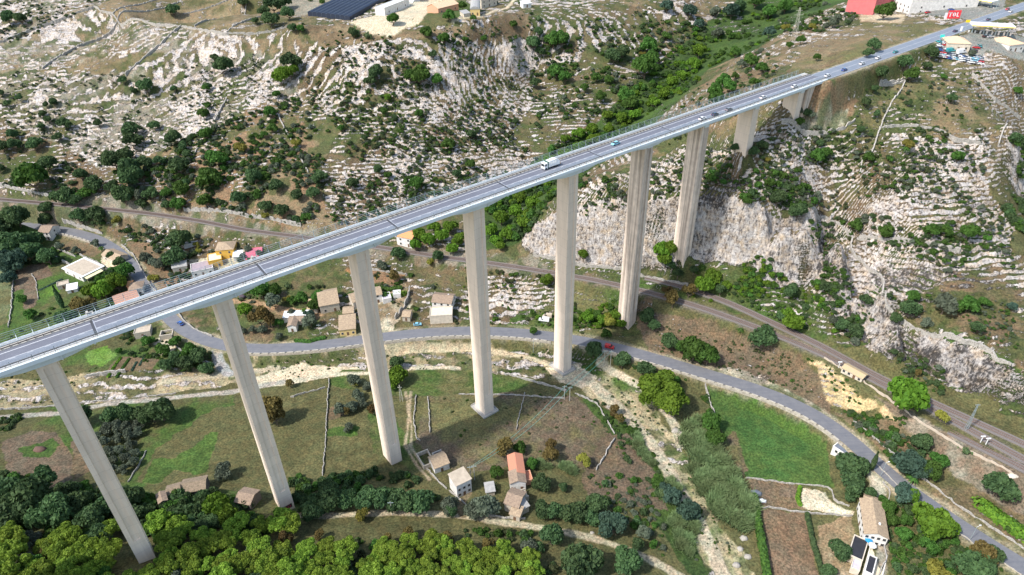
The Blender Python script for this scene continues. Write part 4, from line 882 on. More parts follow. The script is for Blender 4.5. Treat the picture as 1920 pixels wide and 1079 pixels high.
# cypresses, palms, reeds, prickly pears
def spire_np(seed, n=700):
    r = np.random.default_rng(seed); z = r.random(n) ** .8; a = r.random(n) * 6.283; rad = .16 * np.sin(np.clip(z * 1.05 + .06, 0, 1) * math.pi) ** .6 * (1 - .35 * z) * (.85 + .3 * r.random(n))
    P = np.stack([np.cos(a) * rad, np.sin(a) * rad, z], 1); Nn = np.stack([np.cos(a), np.sin(a), .5 + 0 * a], 1) + r.normal(size=(n, 3)) * .3; Nn /= np.linalg.norm(Nn, axis=1)[:, None]
    V = leaf_quads(P, Nn, .03, r, 1.6); return V, np.arange(len(V)).reshape(-1, 4), np.repeat(r.random(n), 4)
spire = np_mesh('crown', *spire_np(3)); spire.materials.append(LM['dark'])
def cypress(px, py, h, label):
    P = p2w(px, py); t = thing('cypress_tree', label, 'tree', tuple(P)); t.scale = (h * .62, h * .62, h); link('crown', spire, None, t)
    g = MB(); g.tube((0,0,-.05), (0,0,.3), .03, 6); g.build('trunk', barkm, t)
cypress(118, 577, 15, 'tall dark cypress standing alone beside the vegetable garden'); cypress(1634, 880, 10, 'small dark cypress beside the road by the flat roofed house')
def palm_np(seed, n=26):
    r = np.random.default_rng(seed); V = []; Q = []; T = []
    for i in range(n):
        a = i * 2.399; el = r.uniform(-.2, 1.1); pts = []
        for k in range(6):
            s = k / 5; rad = s * math.cos(el) * .9; z = math.sin(el) * s * .8 - .75 * s * s; pts.append((math.cos(a)*rad, math.sin(a)*rad, z))
        sx, sy = -math.sin(a), math.cos(a); b0 = len(V)
        for k, p in enumerate(pts):
            w_ = .11 * math.sin(math.pi * min(.98, .12 + k / 5.4)); V += [(p[0]+sx*w_, p[1]+sy*w_, p[2]-.03), (p[0]-sx*w_, p[1]-sy*w_, p[2]-.03)]; T += [r.random()] * 2
        Q += [(b0+2*k, b0+2*k+1, b0+2*k+3, b0+2*k+2) for k in range(5)]
    return np.array(V), np.array(Q), np.array(T)
palm_m = np_mesh('fronds', *palm_np(5)); palm_m.materials.append(LM['mid'])
def palm(px, py, r, h, label):
    P = p2w(px, py); t = thing('palm_tree', label, 'tree', tuple(P)); o = link('fronds', palm_m, None, t); o.location = (0, 0, h); o.scale = (r, r, r)
    g = MB(); g.tube((0,0,-.6), (0,0,h), .28, 8, 0, .2); g.build('trunk', barkm, t)
for a_ in ((1388, 622, 3.0, 1.6, 'small palm on the dry slope below the railway'), (1708, 905, 3.4, 3, 'palm with arching fronds above the road bend, nearest the bluish tree'), (1670, 832, 2.6, 2, 'small palm beside the road above the flat roofed house'),
           (192, 472, 3.2, 3, 'palm at the road edge above the flat villa'), (1697, 285, 3.2, 2.5, 'palm on the rocky plateau'), (722, 560, 3.4, 3.6, 'palm in the terraced garden behind the third pier')): palm(*a_)
def reed_np(seed, n=520):
    r = np.random.default_rng(seed); P = r.normal(size=(n, 2)) * .45; V = []; Q = []; T = []
    lean = r.normal(size=(n, 2)) * .34 + np.array([.12, .05])
    for i in range(n):
        h = r.uniform(.75, 1.25) * (1 - .25 * np.hypot(*P[i])); k = len(V); a = r.random() * 3.14; w_ = .028; dx, dy = math.cos(a) * w_, math.sin(a) * w_; b0 = P[i]
        m_ = b0 + lean[i] * .35; e_ = b0 + lean[i] * 1.2
        V += [(b0[0]-dx, b0[1]-dy, 0), (b0[0]+dx, b0[1]+dy, 0), (m_[0]+dx*1.6, m_[1]+dy*1.6, h*.7), (m_[0]-dx*1.6, m_[1]-dy*1.6, h*.7), (e_[0]+dx*.4, e_[1]+dy*.4, h), (e_[0]-dx*.4, e_[1]-dy*.4, h)]
        Q += [(k, k+1, k+2, k+3), (k+3, k+2, k+4, k+5)]; T += [r.random() * .5, r.random() * .5, .8, .8, 1, 1]
    return np.array(V), np.array(Q), np.array(T)
reed_m = [np_mesh('giant_reed', *reed_np(i)) for i in range(3)]
for q_ in reed_m: q_.materials.append(LM['reed'])
REED_Z = ([(1275,800),(1318,795),(1345,860),(1395,915),(1408,960),(1395,1000),(1345,965),(1300,895)], 80, 4.4), ([(1190,800),(1215,845),(1232,880),(1210,870),(1190,830)], 10, 2.8), ([(1235,905),(1262,900),(1310,1010),(1290,1060),(1245,960)], 24, 3.2), ([(1010,870),(1085,870),(1085,890),(1020,888)], 12, 2.6)
def poly_pts(poly, n, r):
    """n points spread inside a picture polygon"""
    P = np.array(poly, float); out = []
    lo = P.min(0); hi = P.max(0)
    while len(out) < n:
        c = lo + (hi - lo) * r.random((n * 3, 2)); m_ = in_poly(c[:, 0], c[:, 1], P); out += list(c[m_])
    return np.array(out[:n])
rr_ = np.random.default_rng(21)
REEDLAB = ['tall giant reeds with drooping leaves beside the green meadow', 'low reeds at the edge of the dry riverbed', 'reeds growing between the riverbed and the bluish bushes', 'short pale reeds near the red roofed house']
for zi, (poly, n, h) in enumerate(REED_Z):
    pp = poly_pts(poly, n, rr_); W = P2W(pp[:, 0], pp[:, 1])
    for p in W:
        o = link('giant_reed', random.choice(reed_m)); o.location = (p[0], p[1], p[2] - .1); s = h * random.uniform(.8, 1.2); o.scale = (s * .62, s * .62, s); o.rotation_euler.z = random.uniform(-.5, .5)
        tag(o, REEDLAB[zi], 'reeds', REEDLAB[zi])
def cactus_np(seed, n=60):
    r = np.random.default_rng(seed); V = []; Q = []; T = []
    for i in range(n):
        p = r.normal(size=3) * [.30, .30, .2] + [0, 0, .45]; a = r.random() * 3.14; t = r.uniform(-.4, .4); u = np.array([math.cos(a), math.sin(a), 0]); v = np.array([-math.sin(a)*math.sin(t), math.cos(a)*math.sin(t), math.cos(t)]); k = len(V)
        for q in range(6): V.append(p + (u * math.cos(q * 1.047) * .14 + v * math.sin(q * 1.047) * .2)); T.append(r.random())
        Q += [(k, k+1, k+2, k+3), (k, k+3, k+4, k+5)]
    k = len(V); V += list(IC1V * [.55, .55, .45] + [0, 0, .35]); Q += [(a[0]+k, a[1]+k, a[2]+k, a[2]+k) for a in IC1F]; T += [.1] * len(IC1V)
    return np.array(V), np.array(Q), np.array(T)
cact = np_mesh('prickly_pear', *cactus_np(1)); cact.materials.append(leaf_mat('cactus_pads', (.07,.12,.05), (.16,.22,.09)))
for px, py, wd, lab in ((925,915,24,'prickly pear beside the old farm ruins'),(665,65,26,'prickly pear below the construction yard'),(690,72,22,'prickly pear right of the one below the yard'),(540,540,20,'prickly pear by the dirt track behind the bridge'),(1010,40,20,'prickly pear near the plateau edge above the gorge'),(1740,850,18,'prickly pear beside the road near the palms'),(1810,850,20,'prickly pear between road and gravel yard'),(1085,970,18,'prickly pear in front of the dark tree row'),(925,960,22,'prickly pear at the wall beside the dirt track'),(475,600,14,'prickly pear next to the second pier')):
    P = p2w(px, py); r = wd / 2 * np.linalg.norm(P - [0, 0, CAMH]) / FPX; o = link('prickly_pear', cact); o.location = tuple(P); o.scale = (r, r, r); tag(o, lab, 'cactus')

# scattered shrubs
SHR = {}
for k, (mm, args) in {'dark': ('dark', dict(lobes=6, leaves=230, lsize=.14, flat=.7, lob_r=(.4,.6), spread=.5, up=.3)), 'mid': ('mid', dict(lobes=6, leaves=230, lsize=.14, flat=.7, lob_r=(.38,.58), spread=.52, up=.3)),
        'grey': ('olive', dict(lobes=5, leaves=200, lsize=.13, flat=.7, lob_r=(.4,.6), spread=.45, up=.3)), 'scrub': ('scrub', dict(lobes=5, leaves=200, lsize=.13, flat=.6, lob_r=(.35,.55), spread=.55, up=.2)),
        'bright': ('bright', dict(lobes=6, leaves=230, lsize=.14, flat=.7, lob_r=(.38,.58), spread=.52, up=.3))}.items():
    SHR[k] = dict(m=mm, v=[crown_np(500 + 31 * i + len(k), **args) for i in range(3)])
ZONE = [  # picture polygon, count, radius range in metres, mix, phrase
 ([(0,130),(180,140),(480,100),(560,180),(420,250),(230,310),(0,320)], 560, (.5,1.7), 'dark4 grey3 scrub3', 'on the pale rocky slope at the far left'),
 ([(230,310),(400,240),(560,180),(600,260),(600,400),(560,425),(430,400),(300,380)], 560, (1.1,2.7), 'dark4 mid4 grey2', 'on the reddish slope above the railway'),
 ([(0,300),(230,310),(300,380),(200,366),(0,350)], 90, (.8,2.6), 'dark6 mid2 grey2', 'on the low slope left of the red slope'),
 ([(560,100),(760,70),(980,60),(1010,180),(960,250),(1020,310),(850,375),(640,420),(600,300)], 1250, (.5,2.0), 'dark3 mid3 grey2 scrub3', 'on the white limestone slope behind the bridge'),
 ([(600,215),(760,190),(900,190),(1000,230),(900,290),(700,280)], 150, (.9,2.0), 'mid4 dark3 scrub2', 'on the white limestone slope behind the bridge'),
 ([(640,350),(900,310),(960,340),(700,420),(600,420)], 120, (.8,1.8), 'mid5 dark2 scrub2', 'above the railway behind the bridge'),
 ([(1000,60),(1300,0),(1330,60),(1200,160),(1050,280),(990,230)], 420, (.7,2.6), 'dark4 mid4 grey2', 'on the far slope of the gorge'),
 ([(900,440),(920,380),(1000,300),(1120,230),(1220,130),(1330,30),(1450,-10),(1560,-10),(1440,80),(1330,130),(1230,230),(1110,310),(1040,370),(980,450)], 620, (1.3,3.4), 'mid5 bright3 dark3', 'in the green gorge'),
 ([(1060,350),(1240,230),(1360,120),(1440,90),(1480,170),(1240,280)], 100, (.8,2.2), 'mid3 dark3 grey2', 'on the dry ridge beside the bridge'),
 ([(1250,300),(1450,240),(1850,240),(1850,340),(1900,420),(1900,640),(1660,560),(1500,400),(1290,370),(1080,410),(1060,400)], 1000, (.5,1.8), 'dark3 mid3 grey3 scrub3', 'on the white terraced promontory'),
 ([(1560,180),(1850,130),(1900,230),(1600,235)], 90, (.5,1.5), 'dark3 mid2 grey3', 'on the dry plateau below the road'),
 ([(1690,590),(1900,560),(1910,670),(1850,640)], 60, (.5,1.3), 'mid3 grey3', 'near the long curved wall'),
 ([(1860,330),(1890,260),(1920,260),(1920,440),(1890,420)], 300, (1,2.8), 'dark6 mid4', 'in the shaded ravine at the right edge'),
 ([(1440,480),(1560,540),(1640,620),(1560,640),(1300,560),(1260,500)], 190, (.8,2.2), 'mid4 dark4 bright2', 'at the foot of the cliff beside the railway'),
 ([(1300,500),(1470,510),(1520,560),(1400,560),(1320,550)], 90, (.8,2.0), 'bright5 mid5', 'at the foot of the cliff beside the railway'),
 ([(1060,340),(1270,330),(1290,365),(1080,378),(1040,390)], 110, (.8,2.2), 'mid4 dark3 grey3', 'on the ledge above the cliff between the piers'),
 ([(1300,300),(1480,330),(1560,380),(1500,395),(1320,362)], 110, (.8,2.4), 'dark4 mid5 grey1', 'along the cliff top right of the seventh pier'),
 ([(1560,400),(1900,430),(1900,520),(1640,470)], 90, (.8,2.2), 'dark4 mid4 grey2', 'around the broad terrace wall'),
 ([(1510,410),(1560,420),(1575,470),(1600,540),(1560,560),(1520,500)], 70, (.8,2.0), 'dark5 mid4', 'in the dark ravine cleft'),
 ([(1660,650),(1920,740),(1920,800),(1800,760),(1700,710)], 120, (.6,1.9), 'dark4 mid2 scrub3 grey1', 'on the dark cliff face above the sidings'),
 ([(1520,440),(1560,560),(1600,640),(1640,600),(1560,480)], 26, (.6,1.5), 'dark4 mid3', 'on the dark cliff face above the sidings'),
 ([(0,400),(230,420),(400,450),(330,560),(240,440),(100,425)], 130, (.8,2.4), 'dark5 mid2 grey3', 'between the railway and the upper road'),
 ([(0,440),(100,440),(120,490),(60,500),(0,480)], 80, (1.4,3.2), 'dark6 mid2 grey1', 'in the thicket at the left edge'),
 ([(330,480),(480,440),(640,490),(820,500),(860,610),(700,560),(640,530),(520,560),(430,600),(380,560)], 170, (.6,1.9), 'mid4 grey3 scrub3', 'around the hamlet between road and railway'),
 ([(870,500),(1040,520),(1160,560),(1170,620),(1080,630),(870,600)], 130, (.6,1.9), 'mid4 scrub3 bright2', 'on the bank above the road between the piers'),
 ([(1060,600),(1160,560),(1180,600),(1160,625),(1080,628)], 60, (1.0,2.2), 'bright5 mid4', 'on the bank above the road between the piers'),
 ([(1200,600),(1500,670),(1560,750),(1450,720),(1230,665)], 90, (.4,1.1), 'scrub8 mid1', 'on the purple-brown slope below the railway'),
 ([(1600,790),(1700,820),(1900,930),(1920,1010),(1780,960),(1650,860)], 190, (.8,2.3), 'dark4 mid4 grey1', 'on the bank between the road and the gravel yard'),
 ([(1510,670),(1540,680),(1700,785),(1690,800),(1590,760)], 28, (.5,1.1), 'mid4 dark2', 'clinging to the yellow rock cut'),
 ([(1580,770),(1700,790),(1660,830),(1600,800)], 40, (.8,1.8), 'mid4 dark3', 'below the yellow rock cut'),
 ([(0,700),(440,675),(700,650),(1060,655),(1060,710),(700,690),(200,755),(0,765)], 130, (.3,.9), 'mid3 scrub3 bright1', 'in the stony riverbed'),
 ([(1100,670),(1200,720),(1290,850),(1400,1079),(1310,1079),(1180,800)], 110, (.3,.9), 'mid3 grey2 scrub3', 'in the stony riverbed right of the bridge'),
 ([(0,780),(200,770),(210,800),(0,810)], 50, (1,2.2), 'dark5 mid3', 'along the lane at the left'),
 ([(0,885),(200,920),(420,930),(560,970),(500,1000),(230,1010),(0,1000)], 300, (1.2,3.2), 'dark7 mid3', 'in the thicket behind the pines'),
 ([(540,900),(750,880),(860,930),(760,950),(560,960)], 150, (1.2,2.6), 'dark6 mid3', 'in the dark thicket at the foot of the third pier'),
 ([(560,980),(800,985),(1000,1000),(1050,1079),(560,1079)], 170, (1,2.4), 'dark4 mid3 scrub2', 'under the pines along the dirt track'),
 ([(1100,740),(1200,800),(1260,920),(1240,940),(1150,840)], 70, (.6,1.6), 'mid5 dark3', 'on the green bank of the riverbed'),
 ([(1100,890),(1250,900),(1310,1079),(1250,1050),(1150,960)], 80, (.7,2.0), 'mid3 grey3 dark3', 'on the brown bank by the dirt track'),
 ([(800,745),(1070,740),(1150,820),(1110,880),(900,860)], 60, (.3,.9), 'mid3 scrub5', 'in the brown field'),
 ([(230,600),(300,640),(400,650),(400,700),(320,695),(220,660)], 70, (.8,2.0), 'mid5 dark3', 'in the gardens under the bridge'),
 ([(20,590),(230,560),(240,600),(90,650),(10,640)], 40, (.8,2.0), 'dark3 mid4', 'in the gardens at the left edge'),
 ([(1640,930),(1750,960),(1920,1079),(1680,1079)], 90, (.8,2.2), 'dark4 mid3', 'in the garden right of the long villa'),
 ([(1095,645),(1300,690),(1320,740),(1290,760),(1200,700)], 50, (.8,2.0), 'dark4 mid4', 'below the road wall near the big tree'),
 ([(1270,770),(1330,740),(1350,800),(1300,800)], 26, (.8,2.0), 'dark4 mid4', 'left of the green meadow'),
 ([(560,45),(700,65),(1000,20),(1000,60),(760,85),(600,95)], 60, (.6,1.6), 'dark4 mid3 grey2', 'on the brown rim below the construction yard'),
 ([(1480,0),(1640,20),(1560,60),(1440,70)], 90, (1.2,2.8), 'dark4 mid4 grey2', 'on the far hill left of the red building'),
 ([(0,0),(170,0),(190,5),(100,50),(0,90)], 60, (1,2.4), 'dark5 grey3', 'on the far rocky strip at the top left'),
 ([(550,0),(700,-20),(980,-20),(1000,10),(960,12),(840,-5),(560,12)], 40, (1.2,3), 'dark5 mid4', 'between the buildings on the plateau'),
]
allp = []
rs_ = np.random.default_rng(99)
for zi, (poly, n, rng_, mix, ph) in enumerate(ZONE):
    kinds = [(s_.rstrip('0123456789'), int(s_.lstrip('abcdefghijklmnopqrstuvwxyz'))) for s_ in mix.split()]
    kn = [k for k, c in kinds]; kw = np.array([c for k, c in kinds], float); kw /= kw.sum()
    n = int(n * 2.5); pp = poly_pts(poly, n, rs_); W = P2W(pp[:, 0], pp[:, 1])
    dens = fbm(W[:, 0] / 16, W[:, 1] / 16, 3, 40 + zi)
    R_ = rng_[0] + (rng_[1] - rng_[0]) * rs_.random(n) ** 2.1
    K_ = rs_.choice(len(kn), n, p=kw)
    near = np.minimum(np.minimum(seg_dist(W[:, 0], W[:, 1], road_c)[0] - 4.6, seg_dist(W[:, 0], W[:, 1], up_c)[0] - 6.5), np.minimum(seg_dist(W[:, 0], W[:, 1], rail_c)[0] - 2.6, seg_dist(W[:, 0], W[:, 1], rail2_c)[0] - 2.6))
    ok = (dens > .46) & (near > R_)
    for p, r0, k, f_ in zip(W, R_, K_, ok):
        if f_ and all((abs(p[0] - x) > 4 + r0) or (abs(p[1] - y) > 4 + r0) for x, y, z in PIERS): allp.append((p, r0, kn[k], zi, r0 / np.linalg.norm(p - [0, 0, CAMH])))
print('shrubs', len(allp))
SN = {'dark': ('evergreen_shrub', 'dark green evergreen shrub'), 'mid': ('green_shrub', 'mid green shrub'), 'grey': ('grey_shrub', 'small grey-green shrub'), 'scrub': ('dry_shrub', 'low olive-brown shrub'), 'bright': ('bright_shrub', 'bright green shrub')}
for k in SHR:
    mine = sorted([a for a in allp if a[2] == k], key=lambda a: -a[4]); ind, rest = mine[:290], mine[290:]
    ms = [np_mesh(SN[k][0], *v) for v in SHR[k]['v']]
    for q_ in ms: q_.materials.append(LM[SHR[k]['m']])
    for p, r0, _, zi, _s in ind:
        o = link(SN[k][0], random.choice(ms)); o.location = (p[0], p[1], p[2] - .15); o.scale = (r0, r0, r0 * random.uniform(1.0, 1.4)); o.rotation_euler.z = random.uniform(0, 6.28)
        tag(o, SN[k][1] + ' ' + ZONE[zi][4], 'shrub', SN[k][1] + 's ' + ZONE[zi][4])
    if rest:
        Vs, Qs, Ts, b0 = [], [], [], 0
        for j, (p, r0, _, zi, _s) in enumerate(rest):
            V, Q, T = SHR[k]['v'][j % 3]; a = rs_.random() * 6.28; ca_, sa_ = math.cos(a), math.sin(a); f_ = .7 + .6 * rs_.random()
            Vs.append(np.stack([(V[:, 0]*ca_ - V[:, 1]*sa_)*r0 + p[0], (V[:, 0]*sa_ + V[:, 1]*ca_)*r0 + p[1], V[:, 2]*r0*.95 + p[2] - .15], 1)); Qs.append(Q + b0); Ts.append(np.clip(T * f_, 0, 1)); b0 += len(V)
        me_ = np_mesh('scrub', np.concatenate(Vs), np.concatenate(Qs), np.concatenate(Ts)); me_.materials.append(LM[SHR[k]['m']])
        tag(link('scrub_' + {'dark': 'evergreen', 'mid': 'green', 'grey': 'grey', 'scrub': 'dry', 'bright': 'bright'}[k], me_), {'dark': 'dark evergreen', 'mid': 'mid green', 'grey': 'grey-green', 'scrub': 'dry olive-brown', 'bright': 'bright green'}[k] + ' scrub dotted over the hillsides', 'scrub', kind='stuff')

# ------------------------------------------------------------------ buildings
def tile_mat(key, col, col2):
    m, nt, b = new_mat(key); tc = nt.nodes.new('ShaderNodeTexCoord'); n = noise_node(nt, 1.3, 5, .75, tc.outputs['Object']); r = ramp(nt, .35, .68, col + (1,), col2 + (1,)); nt.links.new(n.outputs[0], r.inputs[0])
    wv = nt.nodes.new('ShaderNodeTexWave'); wv.inputs['Scale'].default_value = 1.2; wv.inputs['Distortion'].default_value = 1.5; nt.links.new(tc.outputs['Object'], wv.inputs[0])
    r2 = ramp(nt, .1, .7, (.72,.72,.72,1), (1.1,1.1,1.1,1)); nt.links.new(wv.outputs[1], r2.inputs[0]); nt.links.new(mixc(nt, 1.0, r.outputs[0], r2.outputs[0], 'MULTIPLY'), b.inputs['Base Color']); b.inputs['Roughness'].default_value = .9; return m
RT = {'moss': tile_mat('mossy_broken_tiles', (.30,.22,.15), (.12,.10,.06)), 'tile': tile_mat('clay_tiles', (.44,.33,.21), (.22,.16,.11)), 'brown': tile_mat('old_brown_tiles', (.34,.25,.17), (.17,.12,.09)), 'orange': tile_mat('orange_tiles', (.62,.28,.10), (.50,.24,.12)), 'red': tile_mat('red_sheet_roof', (.55,.21,.12), (.42,.20,.13)),
      'rose': tile_mat('rose_tiles', (.48,.26,.18), (.36,.20,.14)), 'grey': mat('grey_roof', (.36,.35,.33), .8, .35, .8), 'white': mat('white_roof', (.74,.74,.72), .6, .12, .6), 'black': mat('black_roof', (.025,.025,.03), .6, .3, .6), 'slate': mat('slate_roof', (.15,.17,.20), .7, .3, .8),
      'tan': mat('tan_screed', (.44,.37,.28), .9, .25, .6), 'rust': tile_mat('rusty_sheet_roof', (.50,.36,.17), (.36,.30,.22)), 'lilac': mat('pale_lilac_roof', (.50,.46,.52), .6, .2, 1), 'pink': mat('magenta_sheet_roof', (.55,.12,.17), .6, .2, .8), 'peach': tile_mat('peach_tiles', (.72,.48,.30), (.60,.40,.26)), 'mauve': mat('mauve_terrace', (.34,.28,.30), .9, .25, .6), 'cream': mat('cream_terrace', (.66,.58,.42), .9, .2, .8)}
WM = {'white': mat('white_plaster', (.74,.71,.66), .85, .32, .55), 'stone': mat('rubble_stone', (.50,.44,.35), .95, .4, 1.4, .5), 'cream': mat('cream_plaster', (.62,.54,.43), .9, .34, .6), 'yellow': mat('orange_yellow_plaster', (.72,.42,.07), .85, .15, .8), 'ochre': mat('ochre_plaster', (.66,.48,.20), .9, .2, .8), 'dark': mat('dark_rubble', (.16,.14,.12), .95, .4, 1.4, .5),
      'grey': mat('grey_block', (.36,.34,.31), .9, .25, 1), 'red': mat('red_plaster', (.55,.14,.14), .85, .15, .4), 'brick': mat('salmon_plaster', (.62,.32,.20), .9, .15, .8)}
glass = mat('window_dark', (.035,.04,.045), .25, .3, 2); wood = mat('door_wood', (.16,.09,.05), .7, .3, 2); framem = mat('window_frame', (.50,.47,.42), .7, .15, 2)
def house(a, b, d, h, roof='gable', wall='white', rm='tile', win=(2, 1), label='', name='house', cat='house', pitch=.42, extra=None, chim=False, base=2.5, group=None, mark=None):
    A_, B_ = p2w(*a), p2w(*b); v = B_[:2] - A_[:2]; w_ = float(np.linalg.norm(v)); rz = math.atan2(v[1], v[0]); z = (A_[2] + B_[2]) / 2
    t = thing(name, label, cat, (A_[0], A_[1], z), rz, group)
    wm, rmat = WM[wall], RT[rm]; g = MB(); e = .35; ov = .35
    ridge = h
    if roof in ('gable', 'gable_y'):
        rs = (d if roof == 'gable' else w_) / 2 * pitch
        if roof == 'gable':
            g.add([(0,0,-base),(w_,0,-base),(w_,d,-base),(0,d,-base),(0,0,h),(w_,0,h),(w_,d,h),(0,d,h),(0,d/2,h+rs),(w_,d/2,h+rs)], [(0,1,5,4),(1,2,6,9,5),(2,3,7,6),(3,0,4,8,7),(3,2,1,0),(4,5,9,8),(6,7,8,9)])
            r = MB(); o = ov
            k = rs / (d / 2)
            r.add([(-o,-o,h-o*k+.04),(w_+o,-o,h-o*k+.04),(w_+o,d/2,h+rs+.04),(-o,d/2,h+rs+.04),(w_+o,d+o,h-o*k+.04),(-o,d+o,h-o*k+.04)] + [(-o,-o,h-o*k+.22),(w_+o,-o,h-o*k+.22),(w_+o,d/2,h+rs+.24),(-o,d/2,h+rs+.24),(w_+o,d+o,h-o*k+.22),(-o,d+o,h-o*k+.22)],
                  [(0,3,2,1),(3,5,4,2),(6,7,8,9),(9,8,10,11),(0,1,7,6),(4,5,11,10),(1,2,8,7),(2,4,10,8),(3,0,6,9),(5,3,9,11)])
        else:
            g.add([(0,0,-base),(w_,0,-base),(w_,d,-base),(0,d,-base),(0,0,h),(w_,0,h),(w_,d,h),(0,d,h),(w_/2,0,h+rs),(w_/2,d,h+rs)], [(0,1,5,8,4),(1,2,6,5),(2,3,7,9,6),(3,0,4,7),(3,2,1,0),(4,8,9,7),(5,6,9,8)])
            r = MB(); o = ov; k = rs / (w_ / 2)
            r.add([(-o,-o,h-o*k+.04),(w_/2,-o,h+rs+.04),(w_/2,d+o,h+rs+.04),(-o,d+o,h-o*k+.04),(w_+o,-o,h-o*k+.04),(w_+o,d+o,h-o*k+.04)] + [(-o,-o,h-o*k+.22),(w_/2,-o,h+rs+.24),(w_/2,d+o,h+rs+.24),(-o,d+o,h-o*k+.22),(w_+o,-o,h-o*k+.22),(w_+o,d+o,h-o*k+.22)],
                  [(0,1,2,3),(1,4,5,2),(6,9,8,7),(7,8,11,10),(0,6,7,1),(1,7,10,4),(3,2,8,9),(2,5,11,8),(0,3,9,6),(4,10,11,5)])
    else:
        r = MB()
        if roof == 'flat':
            g.box(0, w_, 0, d, -base, h); r.box(.3, w_-.3, .3, d-.3, h+.005, h+.12)
            p_ = MB(); q = .28
            for bx in ((-.05,w_+.05,-.05,q),(-.05,w_+.05,d-q,d+.05),(-.05,q,q,d-q),(w_-q,w_+.05,q,d-q)): p_.box(*bx, h+.01, h+.5)
            recalc(p_.build('parapet', wm, t))
        elif roof == 'slab':
            g.box(0, w_, 0, d, -base, h); r.box(-.9, w_+.9, -.9, d+.9, h+.01, h+.3); s2 = MB(); s2.box(.6, w_-.6, .6, d-.6, h+.305, h+.42); s2.build('roof_screed', RT['tan'], t)
        elif roof == 'shed':
            s_ = d * pitch * .5; g.add([(0,0,-base),(w_,0,-base),(w_,d,-base),(0,d,-base),(0,0,h),(w_,0,h),(w_,d,h+s_),(0,d,h+s_)], [(0,1,5,4),(1,2,6,5),(2,3,7,6),(3,0,4,7),(3,2,1,0),(4,5,6,7)])
            r.add([(-ov,-ov,h+.02),(w_+ov,-ov,h+.02),(w_+ov,d+ov,h+s_+.1),(-ov,d+ov,h+s_+.1),(-ov,-ov,h+.2),(w_+ov,-ov,h+.2),(w_+ov,d+ov,h+s_+.28),(-ov,d+ov,h+s_+.28)], [(3,2,1,0),(4,5,6,7),(0,1,5,4),(1,2,6,5),(2,3,7,6),(3,0,4,7)])
        elif roof == 'hip':
            g.box(0, w_, 0, d, -base, h); k = min(w_, d) / 2; rs = k * pitch; o = ov
            if w_ >= d: R0, R1 = (k, d/2, h+rs), (w_-k+.01, d/2, h+rs)
            else: R0, R1 = (w_/2, k, h+rs), (w_/2, d-k+.01, h+rs)
            V = [(-o,-o,h+.02),(w_+o,-o,h+.02),(w_+o,d+o,h+.02),(-o,d+o,h+.02),R0,R1]
            Fs = [(0,1,5,4),(1,2,5),(2,3,4,5),(3,0,4),(3,2,1,0)] if w_ >= d else [(0,1,4),(1,2,5,4),(2,3,5),(3,0,4,5),(3,2,1,0)]
            r.add(V, Fs)
        elif roof == 'arch':
            n = 8; V = []; g.box(0, w_, 0, d, -base, h)
            for yy in (-.2, d+.2):
                for i in range(n+1): a_ = math.pi * i / n; V.append((w_/2 - math.cos(a_)*(w_/2+.2), yy, h + math.sin(a_)*w_*.28))
            r.add(V, [(i, i+1, n+2+i, n+1+i) for i in range(n)] + [tuple(range(n+1)), tuple(range(2*n+1, n, -1))])
        elif roof == 'none':          # roofless ruin: four broken walls
            for i, bx in enumerate(((0,w_,0,.5),(0,w_,d-.5,d),(0,.5,.5,d-.5),(w_-.5,w_,.5,d-.5))): g.box(*bx, -base, h * (1, .7, .85, .5)[i])
    recalc(g.build('wall', wm, t))
    if r.v: recalc(r.build('roof', rmat, t))
    n_, st_ = win; rnd = random.Random(int(a[0] * 7 + a[1]))
    for s_ in range(st_):
        z0 = .9 + s_ * 2.9
        if z0 + 1.1 > h: break
        for face, L_ in (('f', w_), ('r', d)):
            for i in range(n_ if face == 'f' else max(0, n_ - 1)):
                c = L_ * (i + .5) / (n_ if face == 'f' else max(1, n_ - 1)); ww = .5
                if s_ == 0 and face == 'f' and i == n_ // 2:
                    q = MB(); q.box(c-.55, c+.55, -.06, .03, .02, 2.1); q.build('door', wood, t); continue
                f_ = MB(); q = MB()
                if face == 'f': f_.box(c-ww-.1, c+ww+.1, -.07, .02, z0-.1, z0+1.3); q.box(c-ww, c+ww, -.09, -.072, z0, z0+1.2)
                else: f_.box(w_-.02, w_+.07, c-ww-.1, c+ww+.1, z0-.1, z0+1.3); q.box(w_+.072, w_+.09, c-ww, c+ww, z0, z0+1.2)
                fo = f_.build('window', framem, t); q.build('pane', glass, fo)
    if chim:
        q = MB(); q.box(w_*.7, w_*.7+.7, d*.6, d*.6+.7, h, h + 2.0); q.build('chimney', wm, t)
    LANDMARK.append(((a[0]+b[0])/2, (a[1]+b[1])/2 - 6, mark or ('the ' + label.split(' with ')[0].split(' beside ')[0].split(' under ')[0].split(' below ')[0].split(' behind ')[0].split(' on ')[0].split(' near ')[0]))) if len(label) else None
    return t, w_, d
H = house
H((77,449),(98,452),10,5.6,'gable','white','brown',(2,2),'gabled stone house with pale front by the upper road')
t, w_, d_ = H((123,512),(158,529),13,3.4,'slab','white','white',(3,1),'flat white slab roofed villa beside the terraced gardens')
g = MB(); g.add([(w_+.9,.5,3.0),(w_+3.4,.5,2.6),(w_+3.4,11,2.6),(w_+.9,11,3.0),(w_+.9,.5,3.06),(w_+3.4,.5,2.66),(w_+3.4,11,2.66),(w_+.9,11,3.06)], [(3,2,1,0),(4,5,6,7),(0,1,5,4),(1,2,6,5),(2,3,7,6),(3,0,4,7)])
for yy in (.7, 10.8): g.box(w_+3.2, w_+3.35, yy, yy+.15, -1, 2.6)
recalc(g.build('striped_awning', mat('yellow_canvas', (.72,.66,.38), .8, .2, .5), t))
H((194,487),(220,497),8,3.2,'gable','cream','tile',(2,1),'small tiled garage between the villa and the road')
